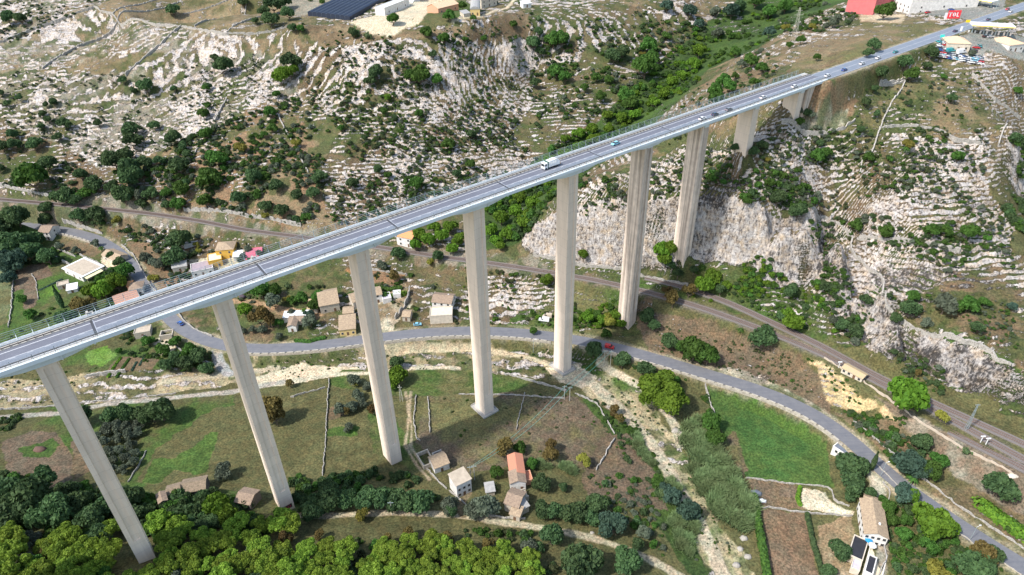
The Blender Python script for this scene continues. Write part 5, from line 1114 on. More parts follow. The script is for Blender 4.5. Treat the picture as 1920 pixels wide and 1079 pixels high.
H((128,552),(147,548),5,2.4,'shed','white','white',(1,1),'small white shed beside the cypress','shed','shed')
H((110,545),(132,539),5,2.4,'flat','stone','tan',(1,1),'low tan roofed shelter left of the white shed','shed','shed')
H((246,557),(270,551),8,4.2,'hip','white','brown',(2,1),'tiled house by the road just before it passes under the bridge')
H((242,548),(250,546),4,3.6,'shed','brick','orange',(0,1),'tiny orange roofed annex beside the hip roofed house','annex','house')
H((222,583),(264,566),11,3.2,'gable','cream','rose',(3,1),'long house with faded red roof half hidden by the far bridge railing',pitch=.3)
t, w_, d_ = H((394,505),(419,498),9,4.6,'flat','yellow','cream',(2,1),'bright orange-yellow house with cream roof terrace')
H((409,489),(441,482),10,6.2,'hip','yellow','tile',(2,2),'tall yellow house with tiled hip roof behind the roof terrace')
H((440,492),(456,487),5,3.0,'shed','white','white',(1,1),'white lean-to at the right of the tall yellow house','lean_to','shed')
H((362,522),(402,511),10,3.4,'flat','white','mauve',(3,1),'low house with mauve flat roof and white parapet')
H((326,513),(352,506),7,3.2,'gable','cream','grey',(1,1),'grey roofed shed left of the mauve roofed house','shed','shed')
H((346,467),(371,460),4,2.4,'none','white','white',(0,1),'roofless white ruin on the scrubby slope','ruin','ruin')
H((464,497),(492,489),9,2.8,'shed','brick','pink',(0,1),'shelter with magenta sheet roof near the bridge railing','shelter','shelter')
H((602,589),(638,582),15,5.0,'gable','stone','tile',(2,1),'large farmhouse with sweeping clay tile roof',pitch=.5)
H((578,588),(596,587),7,2.8,'shed','cream','rust',(1,1),'shed with orange rusty sheet roof left of the farmhouse','shed','shed')
H((533,604),(579,601),5,2.8,'shed','white','white',(2,1),'long low outbuilding with bright white roof','outbuilding','shed',pitch=.1)
H((543,611),(569,610),5,2.8,'gable','cream','brown',(1,1),'low brown tiled cottage in front of the white roofed outbuilding','cottage')
H((541,623),(557,622),8,3.6,'gable_y','white','brown',(1,1),'small brown tiled cottage with white gable nearest the hedge','cottage')
H((638,631),(668,627),10,3.8,'shed','ochre','tile',(3,1),'ochre house with arched openings beside the valley road')
H((645,598),(664,596),6,3.4,'gable','stone','tile',(1,1),'small tiled store between farmhouse and ochre house','store_house')
H((664,580),(682,574),9,4.2,'gable','cream','tile',(1,1),'cream tiled house partly hidden by the third pier')
H((702,570),(718,566),8,5.2,'gable','white','tile',(1,2),'white tiled house just right of the third pier')
H((719,571),(735,567),6,2.8,'flat','white','lilac',(0,1),'garden room with lilac flat roof','garden_room')
H((738,561),(752,559),4,2.6,'flat','white','white',(0,1),'small white roofed store above the terraced garden','store_house')
H((811,582),(847,585),9,5.4,'gable','white','brown',(3,2),'two storey white farmhouse between the third and fourth piers',chim=True)
H((807,608),(849,606),8,5.0,'flat','cream','cream',(0,1),'plain cream terrace block below the two storey farmhouse','terrace_block','building')
H((755,602),(769,603),6,2.9,'gable','stone','tile',(1,1),'tiny stone hut on the rocks left of the white farmhouse','hut','hut')
H((745,459),(774,466),9,6.0,'gable','white','orange',(2,2),'white house with vivid orange roof seen under the deck')
H((254,636),(284,630),6,3.0,'flat','stone','tan',(1,1),'rough beige building beneath the bridge beside the parked blue car','building','building')
H((301,639),(323,634),6,2.8,'none','stone','tan',(0,1),'roofless beige walls at the road edge beneath the bridge','ruin','ruin')
H((342,932),(388,926),7,2.4,'gable','dark','moss',(0,1),'long ruin with mottled tiles behind the pines')
H((316,939),(341,934),6,2.2,'gable','dark','moss',(0,1),'smaller mottled ruin left of the long ruin')
H((302,953),(318,948),5,3.0,'gable_y','dark','brown',(0,1),'tiniest ruin sunk in bushes left of both mottled ruins','ruin','ruin')
H((444,951),(472,957),7,3.2,'gable','dark','brown',(1,1),'dark stone cottage by the foot of the second pier','cottage')
H((816,889),(843,879),7,3.4,'gable','white','tile',(1,1),'white farm building with tiled roof beside the roofless yards','farm_building')
H((795,882),(818,873),9,2.4,'none','stone','tan',(0,1),'roofless stone yard left of the white farm building','ruin','ruin')
H((820,873),(838,866),6,2.8,'none','grey','tan',(0,1),'roofless grey walls behind the white farm building','ruin','ruin')
H((858,934),(885,922),6.5,7.4,'shed','white','tan',(3,3),'tall white tower house with flat pale roof',pitch=.12)
H((957,921),(986,919),6,4.6,'gable_y','white','brown',(2,1),'white fronted cottage with brown roof before the red roof','cottage')
H((957,905),(984,903),10,5.0,'gable_y','cream','red',(0,1),'farm building with long vivid red roof')
H((987,911),(999,909),5,2.8,'flat','brick','red',(0,1),'small red roofed lean-to beside the long red roof','lean_to','shed')
H((946,958),(972,967),8,4.6,'gable','stone','brown',(1,1),'crumbling stone farmhouse with brown tiles below the red roofed buildings')
H((956,973),(974,979),4,3.0,'shed','stone','tile',(1,1),'low tiled annex in front of the crumbling farmhouse','annex')
H((975,968),(992,960),6,3.4,'shed','stone','grey',(0,1),'grey roofed annex right of the crumbling farmhouse','annex')
H((976,944),(992,940),5,3.0,'none','stone','tile',(0,1),'roofless room behind the crumbling farmhouse','ruin','ruin')
H((912,931),(928,929),4,2.4,'shed','stone','grey',(0,1),'small grey roofed hut among the prickly pears','hut','hut')
H((1557,851),(1592,863),5.5,2.8,'flat','white','slate',(2,1),'flat slate-blue roofed house below the road bend')
H((1606,953),(1614,1019),7.8,5.6,'gable','white','tile',(5,2),'long two storey villa with clay tile roof',chim=True)
H((1614,951),(1638,958),4,3.2,'gable','stone','tile',(1,1),'small tiled wing at the top end of the long villa','wing')
H((1642,1021),(1655,1023),5,4.0,'shed','white','slate',(1,1),'dark roofed lean-to at the lower corner of the long villa','lean_to','shed')
t, w_, d_ = H((1612,1092),(1648,1106),24,.7,'flat','white','cream',(0,1),'white paved roof terrace below the long villa','terrace','terrace')
H((1585,1052),(1613,1062),10,3.2,'flat','cream','black',(1,1),'garage with large black flat roof beside the terrace','garage','garage')
H((1615,1084),(1631,1090),8,3.6,'flat','white','black',(1,1),'smaller black roofed block at the frame edge','garage','garage')
H((1591,1074),(1608,1080),5,2.6,'flat','cream','lilac',(0,1),'pale carport below the black roofed garage','carport','carport')
H((1576,699),(1614,718),4.5,2.6,'gable','cream','rust',(4,1),'long low railway building with rusty roof beside the tracks','railway_building','building',pitch=.35)
# plateau beyond the slope
H((722,29),(768,11),9,5.2,'flat','white','white',(3,1),'large white factory hall on the construction yard','factory','building')
H((772,9),(790,3),16,4.5,'flat','white','white',(1,1),'smaller white hall behind the large white factory','factory','building')
H((822,25),(860,20),13,4.2,'gable','brick','peach',(3,1),'salmon bungalow with peach roof on the plateau')
H((882,28),(900,31),30,4.5,'arch','ochre','grey',(2,1),'arched grey barn at the plateau edge','barn','barn')
H((903,16),(932,9),12,6.5,'flat','cream','tan',(3,2),'plain cream building behind the arched barn','building','building')
H((870,33),(882,31),6,2.4,'shed','cream','grey',(0,1),'little lean-to at the left end of the arched barn','lean_to','shed')
H((981,15),(996,14),6,3.0,'shed','white','white',(1,1),'small white shed on the far plateau right of the barn','shed','shed')
H((1637,26),(1673,15),22,9,'flat','red','grey',(3,2),'red walled building at the top edge of the photo','building','building')
H((1675,18),(1704,25),50,9,'flat','white','tan',(4,2),'long white commercial building beside the filling station forecourt','building','building')
H((1775,93),(1816,98),14,4.2,'hip','cream','peach',(3,1),'cream house with peach hip roof above the parked cars')
H((1890,95),(1916,99),16,4.2,'hip','white','peach',(3,1),'white shop with peach roof beside the white canopy','shop','building')
# net covered greenhouses
def greenhouse():
    A_, B_ = p2w(578,30), p2w(656,38); C_ = atz(775, -30, float(B_[2])); u = (B_ - A_)[:2]; v = (C_ - B_)[:2]; L_ = np.linalg.norm(u); n = 9; net = mat('dark_blue_net', (.014,.024,.050), .6, .35, .15)
    for k in range(n):
        t = thing('greenhouse', None, 'greenhouse', tuple(A_[:2] + u * k / n) + (float(A_[2]) - .3,)); g = MB(); m_ = 8; V = []; uu = u / n
        for e_ in (0, 1):
            for i in range(m_ + 1):
                f_ = i / m_; V.append((uu[0]*f_ + v[0]*e_, uu[1]*f_ + v[1]*e_, 3.2 + math.sin(math.pi*f_)*.8))
        V += [(0,0,0),(uu[0],uu[1],0),(v[0],v[1],0),(uu[0]+v[0],uu[1]+v[1],0)]; q = 2 * (m_ + 1)
        g.add(V, [(i, i+1, m_+2+i, m_+1+i) for i in range(m_)] + [tuple(range(m_+1)) + (q+1, q), tuple(range(m_+1, 2*m_+2)) + (q+3, q+2), (0, q, q+2, m_+1), (m_, q+1, q+3, 2*m_+1)]); recalc(g.build('net_roof', net, t))
        s = MB()
        for e_ in np.linspace(0, 1, 6): s.tube((v[0]*e_, v[1]*e_, -1), (v[0]*e_, v[1]*e_, 3.3), .12, 5)
        s.tube((0,0,3.35), (v[0], v[1], 3.35), .14, 5); s.build('gutter_frame', mat('dark_frame', (.10,.12,.14), .5, .2), t)
        tag(t, 'leftmost dark netted greenhouse tunnel' if k == 0 else 'rightmost dark netted greenhouse tunnel beside the factory' if k == n - 1 else 'dark netted greenhouse tunnel, number %s from the left of its row' % ['', 'two', 'three', 'four', 'five', 'six', 'seven', 'eight'][k], None, 'dark netted greenhouse tunnels')
greenhouse()
# filling station canopies
def canopy(a, b, d, h, lab):
    A_, B_ = p2w(*a), p2w(*b); v = B_[:2] - A_[:2]; w_ = float(np.linalg.norm(v)); t = thing('station_canopy', lab, 'canopy', (A_[0], A_[1], float(A_[2])), math.atan2(v[1], v[0]))
    g = MB(); g.box(-2, w_+2, 0, d, h, h+.9); g.build('canopy_roof', RT['white'], t); g = MB(); g.box(-2.05, w_+2.05, -.06, -.004, h+.15, h+.6); g.build('yellow_fascia', mat('yellow_band', (.80,.55,.03), .5, .1), t)
    for i in range(4):
        x = w_ * i / 3; g = MB(); g.box(x-.3, x+.3, d/2-.3, d/2+.3, -1, h-.01); g.build('column', steel, t)
        g = MB(); g.box(x-2.2, x-1.4, d/2-.4, d/2+.4, -.3, 1.8); g.box(x+1.4, x+2.2, d/2-.4, d/2+.4, -.3, 1.8); tag(g.build('fuel_pump', WM['white'], t))
canopy((1824,66),(1888,78),9,5.2,'white filling station canopy right of the main road'); canopy((1785,8),(1850,16),10,5.2,'white filling station canopy left of the main road')
def sign_post(px, py, h, col, lab, w_=2.6, hh=1.4, stripes=None):
    P = p2w(px, py); t = thing('sign', lab, 'sign', tuple(P)); g = MB(); g.tube((0,0,-1),(0,0,h),.14,6); g.build('post', steel, t); g = MB(); g.box(-w_/2, w_/2, -.12, .12, h-.2, h+hh); g.build('panel', mat('sign_%s' % lab[:8], col, .5, .05), t)
    if stripes:
        g = MB()
        for x0, x1, z0, z1 in stripes: g.box(x0, x1, -.14, -.121, h+z0, h+z1)
        g.build('lettering', mat('sign_white', (.8,.8,.78), .5, .05), t)
sign_post(1808,62,6.5,(.85,.60,.02),'yellow pole sign beside the right filling station'); sign_post(1867,18,6.5,(.85,.60,.02),'yellow pole sign at the far filling station entrance')
sign_post(1785,41,2.2,(.75,.05,.06),'red billboard with blurred white letters at the junction',8.5,5.0,[(-3,-2.4,1,3.8),(-3.6,-1.6,3.2,3.8),(-.9,-.3,1,3.8),(.3,.9,1,3.8),(-.9,.9,1,1.5),(-.9,.9,3.3,3.8),(1.7,2.3,1,3.8),(2.3,3.3,1,1.5)])
sign_post(1775,41,2.2,(.70,.72,.74),'pale billboard left of the red billboard',5,3.5); sign_post(1764,78,2.6,(.05,.62,.55),'turquoise sign at the end of the car yard',2.6,1.4); sign_post(1799,66,2.6,(.8,.8,.8),'white roadside sign at the filling station exit',1.2,2.6)

# ------------------------------------------------------------------ vehicles
tyre = mat('tyre', (.02,.02,.02), .8, .2, 3); lampm = mat('headlight', (.75,.75,.72), .2, .05); tailm = mat('tail_light', (.45,.02,.02), .3, .05)
def paint(name, c):
    k = 'paint_' + name; m = mat(k, c, .28, .06, 3); m.node_tree.nodes['Principled BSDF'].inputs['Coat Weight'].default_value = .5; return m
PC = {'white': (.78,.78,.77), 'blue': (.03,.10,.32), 'dark blue': (.025,.05,.10), 'silver': (.48,.50,.52), 'grey': (.20,.21,.23), 'cyan': (.22,.50,.62), 'teal': (.03,.30,.32), 'red': (.48,.025,.03), 'black': (.02,.02,.025), 'beige': (.5,.42,.32)}
def prism(mb, prof, y0, y1, inset=None, mi=0):
    """side outline (x, z) pushed through the width; inset narrows each point"""
    n = len(prof); ins = inset or [0] * n; V = [(x, y0 + i_, z) for (x, z), i_ in zip(prof, ins)] + [(x, y1 - i_, z) for (x, z), i_ in zip(prof, ins)]
    mb.add(V, [tuple(range(n)), tuple(range(2*n-1, n-1, -1))] + [(i, n+i, n+(i+1)%n, (i+1)%n) for i in range(n)], mi)
def me_of(mb, name):
    me = bpy.data.meshes.new(name); me.from_pydata(mb.v, [], mb.f); me.polygons.foreach_set('material_index', mb.mi); me.update(); bm = bmesh.new(); bm.from_mesh(me); bmesh.ops.recalc_face_normals(bm, faces=bm.faces); bm.to_mesh(me); bm.free(); return me
g = MB(); prism(g, [(-2.05,.35),(-2.1,.75),(-1.95,.95),(-1.0,1.0),(-.9,1.02),(.95,1.0),(1.75,.86),(2.08,.68),(2.1,.35)], -.88, .88, [.06,.02,.06,.08,.08,.08,.08,.08,.06]); prism(g, [(-1.1,1.445),(-.6,1.46),(.3,1.46),(.5,1.42)], -.66, .66, [.04,.0,.0,.04]); CARB = me_of(g, 'body')
g = MB(); prism(g, [(-1.75,.98),(-1.15,1.43),(.48,1.41),(1.15,.98)], -.80, .80, [0,.14,.14,0]); CARG = me_of(g, 'window_glass'); CARG.materials.append(glass)
g = MB(); g.tube((0,-.1,0),(0,.1,0),.32,10); WHL = me_of(g, 'wheel'); WHL.materials.append(tyre)
g = MB(); g.box(0,.05,-.2,.2,0,.16); HLM = me_of(g, 'headlight'); HLM.materials.append(lampm); TLM = HLM.copy(); TLM.name = 'tail_light'; TLM.materials.clear(); TLM.materials.append(tailm)
BODY = {}
def car(P, rz, colour, label, group=None, sc=1.0, name='car', cat='car'):
    t = thing(name, label, cat, tuple(P), rz, group); t.scale = (sc, sc, sc)
    if colour not in BODY: BODY[colour] = CARB.copy(); BODY[colour].name = 'body'; BODY[colour].materials.append(paint(colour.replace(' ', '_'), PC[colour]))
    link('body', BODY[colour], None, t); link('window_glass', CARG, None, t)
    for x in (-1.3, 1.3):
        for y in (-.8, .8): link('wheel', WHL, None, t).location = (x, y, .32)
    for y in (-.6, .6): link('headlight', HLM, None, t).location = (2.06, y, .6); link('tail_light', TLM, None, t).location = (-2.12, y, .7)
    return t
azf = math.atan2(AX[1], AX[0])
def deck_pos(px, py, dz):
    P = atz(px, py, DT + .7); s = P[0]*AX[0] + P[1]*AX[1]; n = P[0]*NX[0] + P[1]*NX[1]; lane = NC + 3.6 if n > NC + 1.4 else NC - .7
    return s, lane
for px, py, c, lab in ((1159,271,'cyan','cyan car following well behind the white truck on the viaduct'),(1335,212,'dark blue','dark blue car in the far lane between piers six and eight'),(1322,224,'white','white car in the near lane above the gorge'),(1373,207,'grey','grey car just ahead of the white one in the near lane'),(1439,185,'white','white car on the viaduct above the second shortest pier'),(1497,164,'white','white car on the viaduct close to the abutment'),(1561,144,'white','white car just past the abutment'),(1593,133,'blue','blue car past the abutment between two white cars'),(1625,121,'white','white car on the hilltop road, left of another white car'),(1654,110,'white','white car on the hilltop road beside the dark trees'),(1688,99,'teal','teal car on the hilltop road below the parked cars'),(1786,57,'dark blue','dark car passing the filling stations'),(1858,37,'dark blue','dark car beyond the two filling stations'),(1892,21,'white','white car farthest away on the main road'),(1888,17,'red','red car farthest away on the main road')):
    s, n = deck_pos(px, py, 0); zz = DT + .06 if s > 351 else DT + .035
    if s > 351: n = -195.3 + (2.3 if n > NC + 1 else -2.3)
    car(BW(s, n, zz), azf if n > NC + 1.0 and s < 351 or n > -195.3 and s > 351 else azf + math.pi, c, lab, sc=.98)
# refuse lorry on the bridge
s, n = deck_pos(1032, 311, 0); t = thing('garbage_truck', 'white refuse lorry with dark windscreen driving over the viaduct', 'truck', BW(s, NC - .6, DT + .035), azf + math.pi)
wp = paint('lorry_white', (.80,.80,.80))
g = MB(); prism(g, [(2.3,.5),(4.0,.5),(4.1,1.3),(3.85,2.75),(2.4,2.85)], -1.2, 1.2, [0,0,0,.08,.08]); recalc(g.build('cab', wp, t))
g = MB(); g.add([(4.12,-1.05,1.55),(4.12,1.05,1.55),(3.92,.98,2.55),(3.92,-.98,2.55)], [(0,1,2,3)]); g.box(2.9,3.7,-1.215,1.215,1.7,2.45); g.build('windscreen', glass, t)
g = MB(); g.box(1.95,2.28,-1.25,1.25,.7,3.3); g.build('collar', mat('dark_green_frame', (.03,.10,.07), .5, .2), t)
g = MB(); prism(g, [(1.9,.85),(1.9,3.2),(-2.2,3.45),(-3.5,2.9),(-4.1,1.9),(-3.9,.85)], -1.25, 1.25, [0,.18,.18,.12,0,0]); recalc(g.build('compactor_body', wp, t))
for x in (-1.9, -.9, .1, 1.1):
    g = MB(); g.box(x,x+.14,-1.33,1.33,.95,2.9); g.build('body_rib', RT['white'], t)
g = MB(); g.box(-4.35,-4.12,-1.1,1.1,.7,1.7); g.build('bin_lift', mat('orange_plate', (.75,.36,.04), .5, .1), t)
g = MB(); g.box(-3.8,4.0,-.5,.5,.45,.84); g.build('chassis', tyre, t)
for x in (3.2, -1.4, -2.6):
    for y in (-1.05, 1.05): o = link('wheel', WHL, None, t); o.location = (x, y, .5); o.scale = (1.55, 1.6, 1.55)
for y in (-.85, .85): link('headlight', HLM, None, t).location = (4.08, y, .8)
# vans
def van(P, rz, colour, label, L_=5.4, hh=2.3):
    t = thing('van', label, 'van', tuple(P), rz); g = MB(); k = L_/2; prism(g, [(-k,.4),(-k,hh-.05),(-k+.2,hh),(k-1.9,hh),(k-1.1,1.35),(k-.1,1.05),(k,.4)], -.98, .98, [0,.06,.12,.12,.08,.06,.03]); recalc(g.build('body', paint(colour, PC[colour]), t))
    g = MB(); g.add([(k-1.85,-.8,hh-.1),(k-1.85,.8,hh-.1),(k-1.08,.86,1.42),(k-1.08,-.86,1.42)], [(0,3,2,1)]); g.v = [(x+.05, y, z+.05) for x, y, z in g.v]; g.box(k-2.5,k-1.6,-.985,.985,1.35,1.9); g.build('window_glass', glass, t)
    for x in (-k+1.0, k-.9):
        for y in (-.85, .85): link('wheel', WHL, None, t).location = (x, y, .34)
    for y in (-.65, .65): link('headlight', HLM, None, t).location = (k-.03, y, .65); link('tail_light', TLM, None, t).location = (-k-.04, y, .8)
    return t
def road_dir(px, py, P=None):
    P = rc if P is None else P; i = project_idx(P, px, py); q = P[min(i+3, len(P)-1)] - P[max(i-3, 0)]; return i, math.atan2(q[1], q[0]), q[:2] / np.linalg.norm(q[:2])
i, a_, q = road_dir(1145, 650); p = rc[i]; van((p[0] - q[1]*-1.2, p[1] + q[0]*-1.2, p[2]+.06), a_, 'red', 'red panel van driving along the valley road', 4.7, 2.0)
i, a_, q = road_dir(338, 610); p = rc[i]; car((p[0] - q[1]*1.4, p[1] + q[0]*1.4, p[2]+.06), a_ + math.pi, 'blue', 'blue car driving up the valley road right of the bridge deck', sc=1.1)
for px, py, rz, c, lab in ((275,630,.7,'silver','silver-blue car parked beneath the bridge by the beige building'),(783,610,.1,'cyan','cyan car parked at the roadside below the stone hut'),(549,586,.1,'silver','pale car parked on the dirt track above the white roofed outbuilding')):
    car(p2w(px, py), rz, c, lab)
van(p2w(1020,602), 2.9, 'white', 'white van parked in the grass between fourth and fifth piers', 5.6); van(p2w(1026,595), 2.9, 'beige', 'beige camper standing behind the white van in the grass', 5.0)
for px, py, rz, c, lab in ((1722,17,.2,'white','white car parked before the long white building'),(1733,15,.2,'dark blue','dark car parked between two white cars at the long white building'),(1742,13,.2,'white','white car farthest right of three at the long white building'),(1739,25,.5,'red','dark red car on the forecourt edge'),(1775,16,2.6,'white','white car turning on the forecourt'),(1783,20,.1,'blue','bright blue car on the open forecourt'),(1848,70,.2,'black','black car refuelling under the right canopy'),(1856,71,.2,'silver','silver car behind the black one under the right canopy'),(1755,8,.3,'white','white car by the shop row of the long white building')):
    car(p2w(px, py), rz, c, lab, sc=1.05)
# the used car yard: every car its own object
rr2 = random.Random(5); A0, B0, C0 = np.array([1757., 96.]), np.array([1840., 111.]), np.array([1762., 80.])
for r_ in range(5):
    for q in range(14):
        p = A0 + (B0 - A0) * (q + .5) / 14 + np.array([0, 4.0 * r_ - 5]) + np.array([rr2.uniform(-.6, .6), rr2.uniform(-.3, .3)])
        if r_ < 1 and q > 1: continue
        if r_ == 1 and 2 < q < 11: continue
        if rr2.random() < .08: continue
        c = rr2.choice(['white','white','white','silver','silver','cyan','blue','dark blue','grey','red','black'])
        car(p2w(*p), azf - 1.0 + rr2.uniform(-.1, .1) + (math.pi if rr2.random() < .4 else 0), c, c + ' car packed among the parked cars of the hilltop yard', c + ' cars in the hilltop car yard', 1.0)
for px, py, c in ((1760,80,'teal'),(1766,82,'white'),(1772,86,'red'),(1760,87,'white'),(1764,93,'silver'),(1830,91,'red'),(1836,88,'teal'),(1826,97,'black')): car(p2w(px, py), rr2.uniform(0, 3), c, c + ' car standing loose around the peach roofed house', c + ' cars around the peach roofed house', 1.0)
van(p2w(1782,97), .2, 'teal', 'teal van behind the packed cars of the hilltop yard'); van(p2w(1802,100), .2, 'white', 'white van behind the packed cars of the hilltop yard', 6.0, 2.6)

# ------------------------------------------------------------------ dry stone walls, fences and hedges
dry = mat('dry_stone', (.46,.43,.38), .95, .4, 1.8, .8, col2=(.17,.155,.135))
def wall(pts, h, th, label, name='stone_wall', m=None, cat='wall', gap=0):
    q = np.array(pts, float); P = resample(P2W(q[:, 0], q[:, 1]), 1.3); P[:, :2] = smooth_line(P, 2)[:, :2]; P[:, 2] = grid_at(FH, P[:, 0], P[:, 1]); P[:, 2] = smooth_line(P, 3)[:, 2]
    o0 = P[len(P)//2].copy(); L_ = P - o0; rn = random.Random(int(pts[0][0])); g = MB(); n = len(L_); th *= .62; L_[1:-1, :2] += np.random.default_rng(n).normal(size=(n-2, 2)) * .16; A_ = side(L_, -th/2); B_ = side(L_, th/2); V = []
    for i in range(n):
        hh = h * rn.choice((.35, .75, .9, 1.0, 1.0, 1.1)); V += [(A_[i,0],A_[i,1],L_[i,2]-1.6),(B_[i,0],B_[i,1],L_[i,2]-1.6),(B_[i,0]*.96+A_[i,0]*.04,B_[i,1]*.96+A_[i,1]*.04,L_[i,2]+hh),(A_[i,0]*.96+B_[i,0]*.04,A_[i,1]*.96+B_[i,1]*.04,L_[i,2]+hh)]
    g.add(V, [(4*i+j, 4*i+(j+1)%4, 4*i+4+(j+1)%4, 4*i+4+j) for i in range(n-1) for j in range(4)] + [(3,2,1,0), (4*n-4,4*n-3,4*n-2,4*n-1)])
    o = recalc(g.build(name, m or dry)); o.location = tuple(o0); return tag(o, label, cat)
W = wall
W([(1515,398),(1545,405),(1575,420),(1598,440),(1594,462),(1600,478),(1615,488),(1622,503),(1645,512),(1658,525),(1655,545),(1656,570),(1674,588)],1.3,1.2,'winding pale wall along the upper cliff edge of the promontory')
W([(1690,600),(1720,618),(1760,631),(1800,637),(1830,645),(1862,660),(1866,676),(1895,686)],1.3,1.2,'curved pale wall on the cliff edge above the sidings')
W([(1697,152),(1688,172),(1672,192),(1656,225),(1647,250),(1634,288)],1.3,1.1,'straight white wall running down the middle of the promontory')
W([(1616,303),(1612,325)],1.1,1.0,'short wall stub below the straight white wall'); W([(1697,153),(1668,158),(1647,156),(1652,149),(1694,149)],1.3,1.2,'small rectangular stone pen at the top of the white wall')
W([(1822,140),(1840,160),(1862,185),(1890,205),(1912,222)],1.3,1.2,'diagonal wall across the dry plateau at the far right')
W([(1650,240),(1700,235),(1760,245),(1790,262),(1840,270)],1.2,1.1,'wavy wall crossing the promontory below the pen'); W([(1610,446),(1655,450),(1720,458),(1800,470)],1.4,1.6,'broad pale terrace wall right of the winding wall')
W([(1465,230),(1500,243),(1545,250),(1578,245),(1602,228)],1.8,1.0,'curved apron wall at the foot of the abutment slope'); W([(1887,235),(1878,250),(1872,272)],1.2,1.1,'short wall on the brink of the shaded ravine')
W([(0,80),(60,55),(120,35),(176,14)],1.3,1.6,'long straight wall climbing the far left skyline ridge'); W([(176,12),(190,22),(212,27),(220,40),(290,47),(340,50),(365,55),(420,65),(500,62),(542,50)],1.3,1.2,'long field wall along the brow of the left plateau')
W([(80,130),(150,85),(220,42)],1.3,1.2,'diagonal wall descending the left slope, left of two'); W([(235,140),(300,85),(340,50)],1.3,1.2,'diagonal wall descending the left slope, right of two')
for pts, nm in (([(212,27),(300,-2)],'first'),([(220,40),(335,5)],'second'),([(345,27),(430,0)],'third'),([(365,50),(462,8)],'fourth'),([(425,62),(480,35),(540,15)],'fifth')): W(pts,1.2,1.1,nm + ' from the left of the walls dividing the plateau fields')
W([(425,185),(414,205),(403,227)],1.1,1.0,'short white wall on the slope above the reddish patch'); W([(520,213),(533,240),(546,264)],1.1,1.0,'white wall dropping beside the yellow tree'); W([(563,297),(578,324)],1.1,1.0,'short white wall right of the yellow tree'); W([(372,278),(357,302)],1.1,1.0,'crooked wall left of the dotted shrubs')
W([(0,348),(50,360),(92,367)],1.6,1.4,'pale embankment wall above the railway at the left edge'); W([(345,394),(430,400),(500,411),(565,425)],2.2,1.2,'long white retaining wall above the railway')
W([(27,507),(24,545),(22,580),(16,615)],1.1,.7,'white boundary wall left of the ploughed garden'); W([(60,515),(68,530),(72,562)],.9,.5,'narrow white wall between ploughed soil and green beds'); W([(90,477),(110,488),(132,497)],1.8,1.2,'broken stone wall left of the slab roofed villa')
W([(103,465),(122,474),(142,482)],1.4,.9,'terrace wall under the olive garden'); W([(150,479),(172,489),(196,500)],1.3,.8,'garden wall behind the slab roofed villa'); W([(118,414),(150,422),(192,438)],1.8,1.0,'white wall above the upper road beyond the gabled house')
W([(229,461),(250,479),(262,500),(285,540),(302,556)],1.1,.8,'long kerb wall along the outer side of the upper road'); W([(232,496),(245,520),(252,540)],1.0,.7,'kerb wall along the inner side of the upper road by the garage')
W([(330,650),(345,662),(372,676),(400,684)],1.2,.8,'low wall inside the road curve below the bridge'); W([(334,588),(345,602),(365,618),(398,632)],1.1,.7,'low wall outside the road curve beside the bridge')
W([(617,712),(612,800),(605,893)],1.0,.5,'long straight field wall between second and third piers','field_wall'); W([(545,745),(610,727)],.8,.4,'short wall joining the top of the long field wall','field_wall')
W([(780,742),(776,790),(780,822),(788,828)],1.0,.6,'left wall of the narrow garden by the forked track'); W([(802,746),(806,790),(806,812)],1.0,.6,'right wall of the narrow garden by the forked track')
W([(984,738),(976,770),(968,806)],.8,.5,'low wall up the middle of the brown field'); W([(860,740),(930,741),(1000,744),(1058,748)],.8,.5,'low wall along the top of the brown field'); W([(945,702),(1000,716),(1062,734)],1.1,.9,'pale wall on the riverbank left of the twin poles')
W([(1078,738),(1120,758),(1152,815)],.9,.6,'low curved wall at the right rim of the brown field'); W([(1153,822),(1136,852),(1118,882)],1.1,.7,'straight white wall at the lower right of the brown field')
W([(1322,722),(1328,745),(1340,778)],1.2,.7,'short wall at the top left corner of the green meadow'); W([(1397,897),(1480,907),(1558,915),(1564,940),(1592,950)],.9,.45,'boundary wall along the lower edge of the green meadow','field_wall'); W([(1427,951),(1510,962),(1598,968)],.9,.45,'thin wall between the two bare brown plots','field_wall')
W([(842,920),(870,945),(905,966),(960,974),(985,974)],1.0,.6,'wall beside the dirt track under the ruined farms'); W([(782,858),(800,880),(824,905),(838,918)],1.0,.6,'wall along the footpath left of the tower house')
W([(160,708),(195,702),(236,697)],1.6,1.2,'pale riverbank wall below the vegetable beds'); W([(275,845),(262,870),(240,905)],.7,.4,'thin wall left of the sloping green patch','field_wall'); W([(741,600),(755,582),(766,562),(768,546)],3.0,.8,'tall curving garden wall right of the third pier')
W([(690,505),(730,512),(762,515)],1.4,.7,'terrace wall above the orange soil'); W([(1000,478),(1100,500),(1200,517),(1290,536)],1.6,1.0,'rough wall above the railway between fifth and sixth piers'); W([(1545,672),(1600,705),(1660,745),(1720,790),(1800,840),(1900,890)],1.1,.35,'grey fence wall along the edge of the gravel yard','fence_wall',conc)
W([(0,768),(80,764),(200,752),(330,738)],.7,.5,'low kerb beside the pale lane at the left','kerb_wall'); W([(1655,905),(1672,920),(1662,948)],1.0,.5,'wall along the drive of the long villa'); W([(1640,1090),(1662,1050),(1652,1000)],1.2,.5,'wall right of the white terrace')
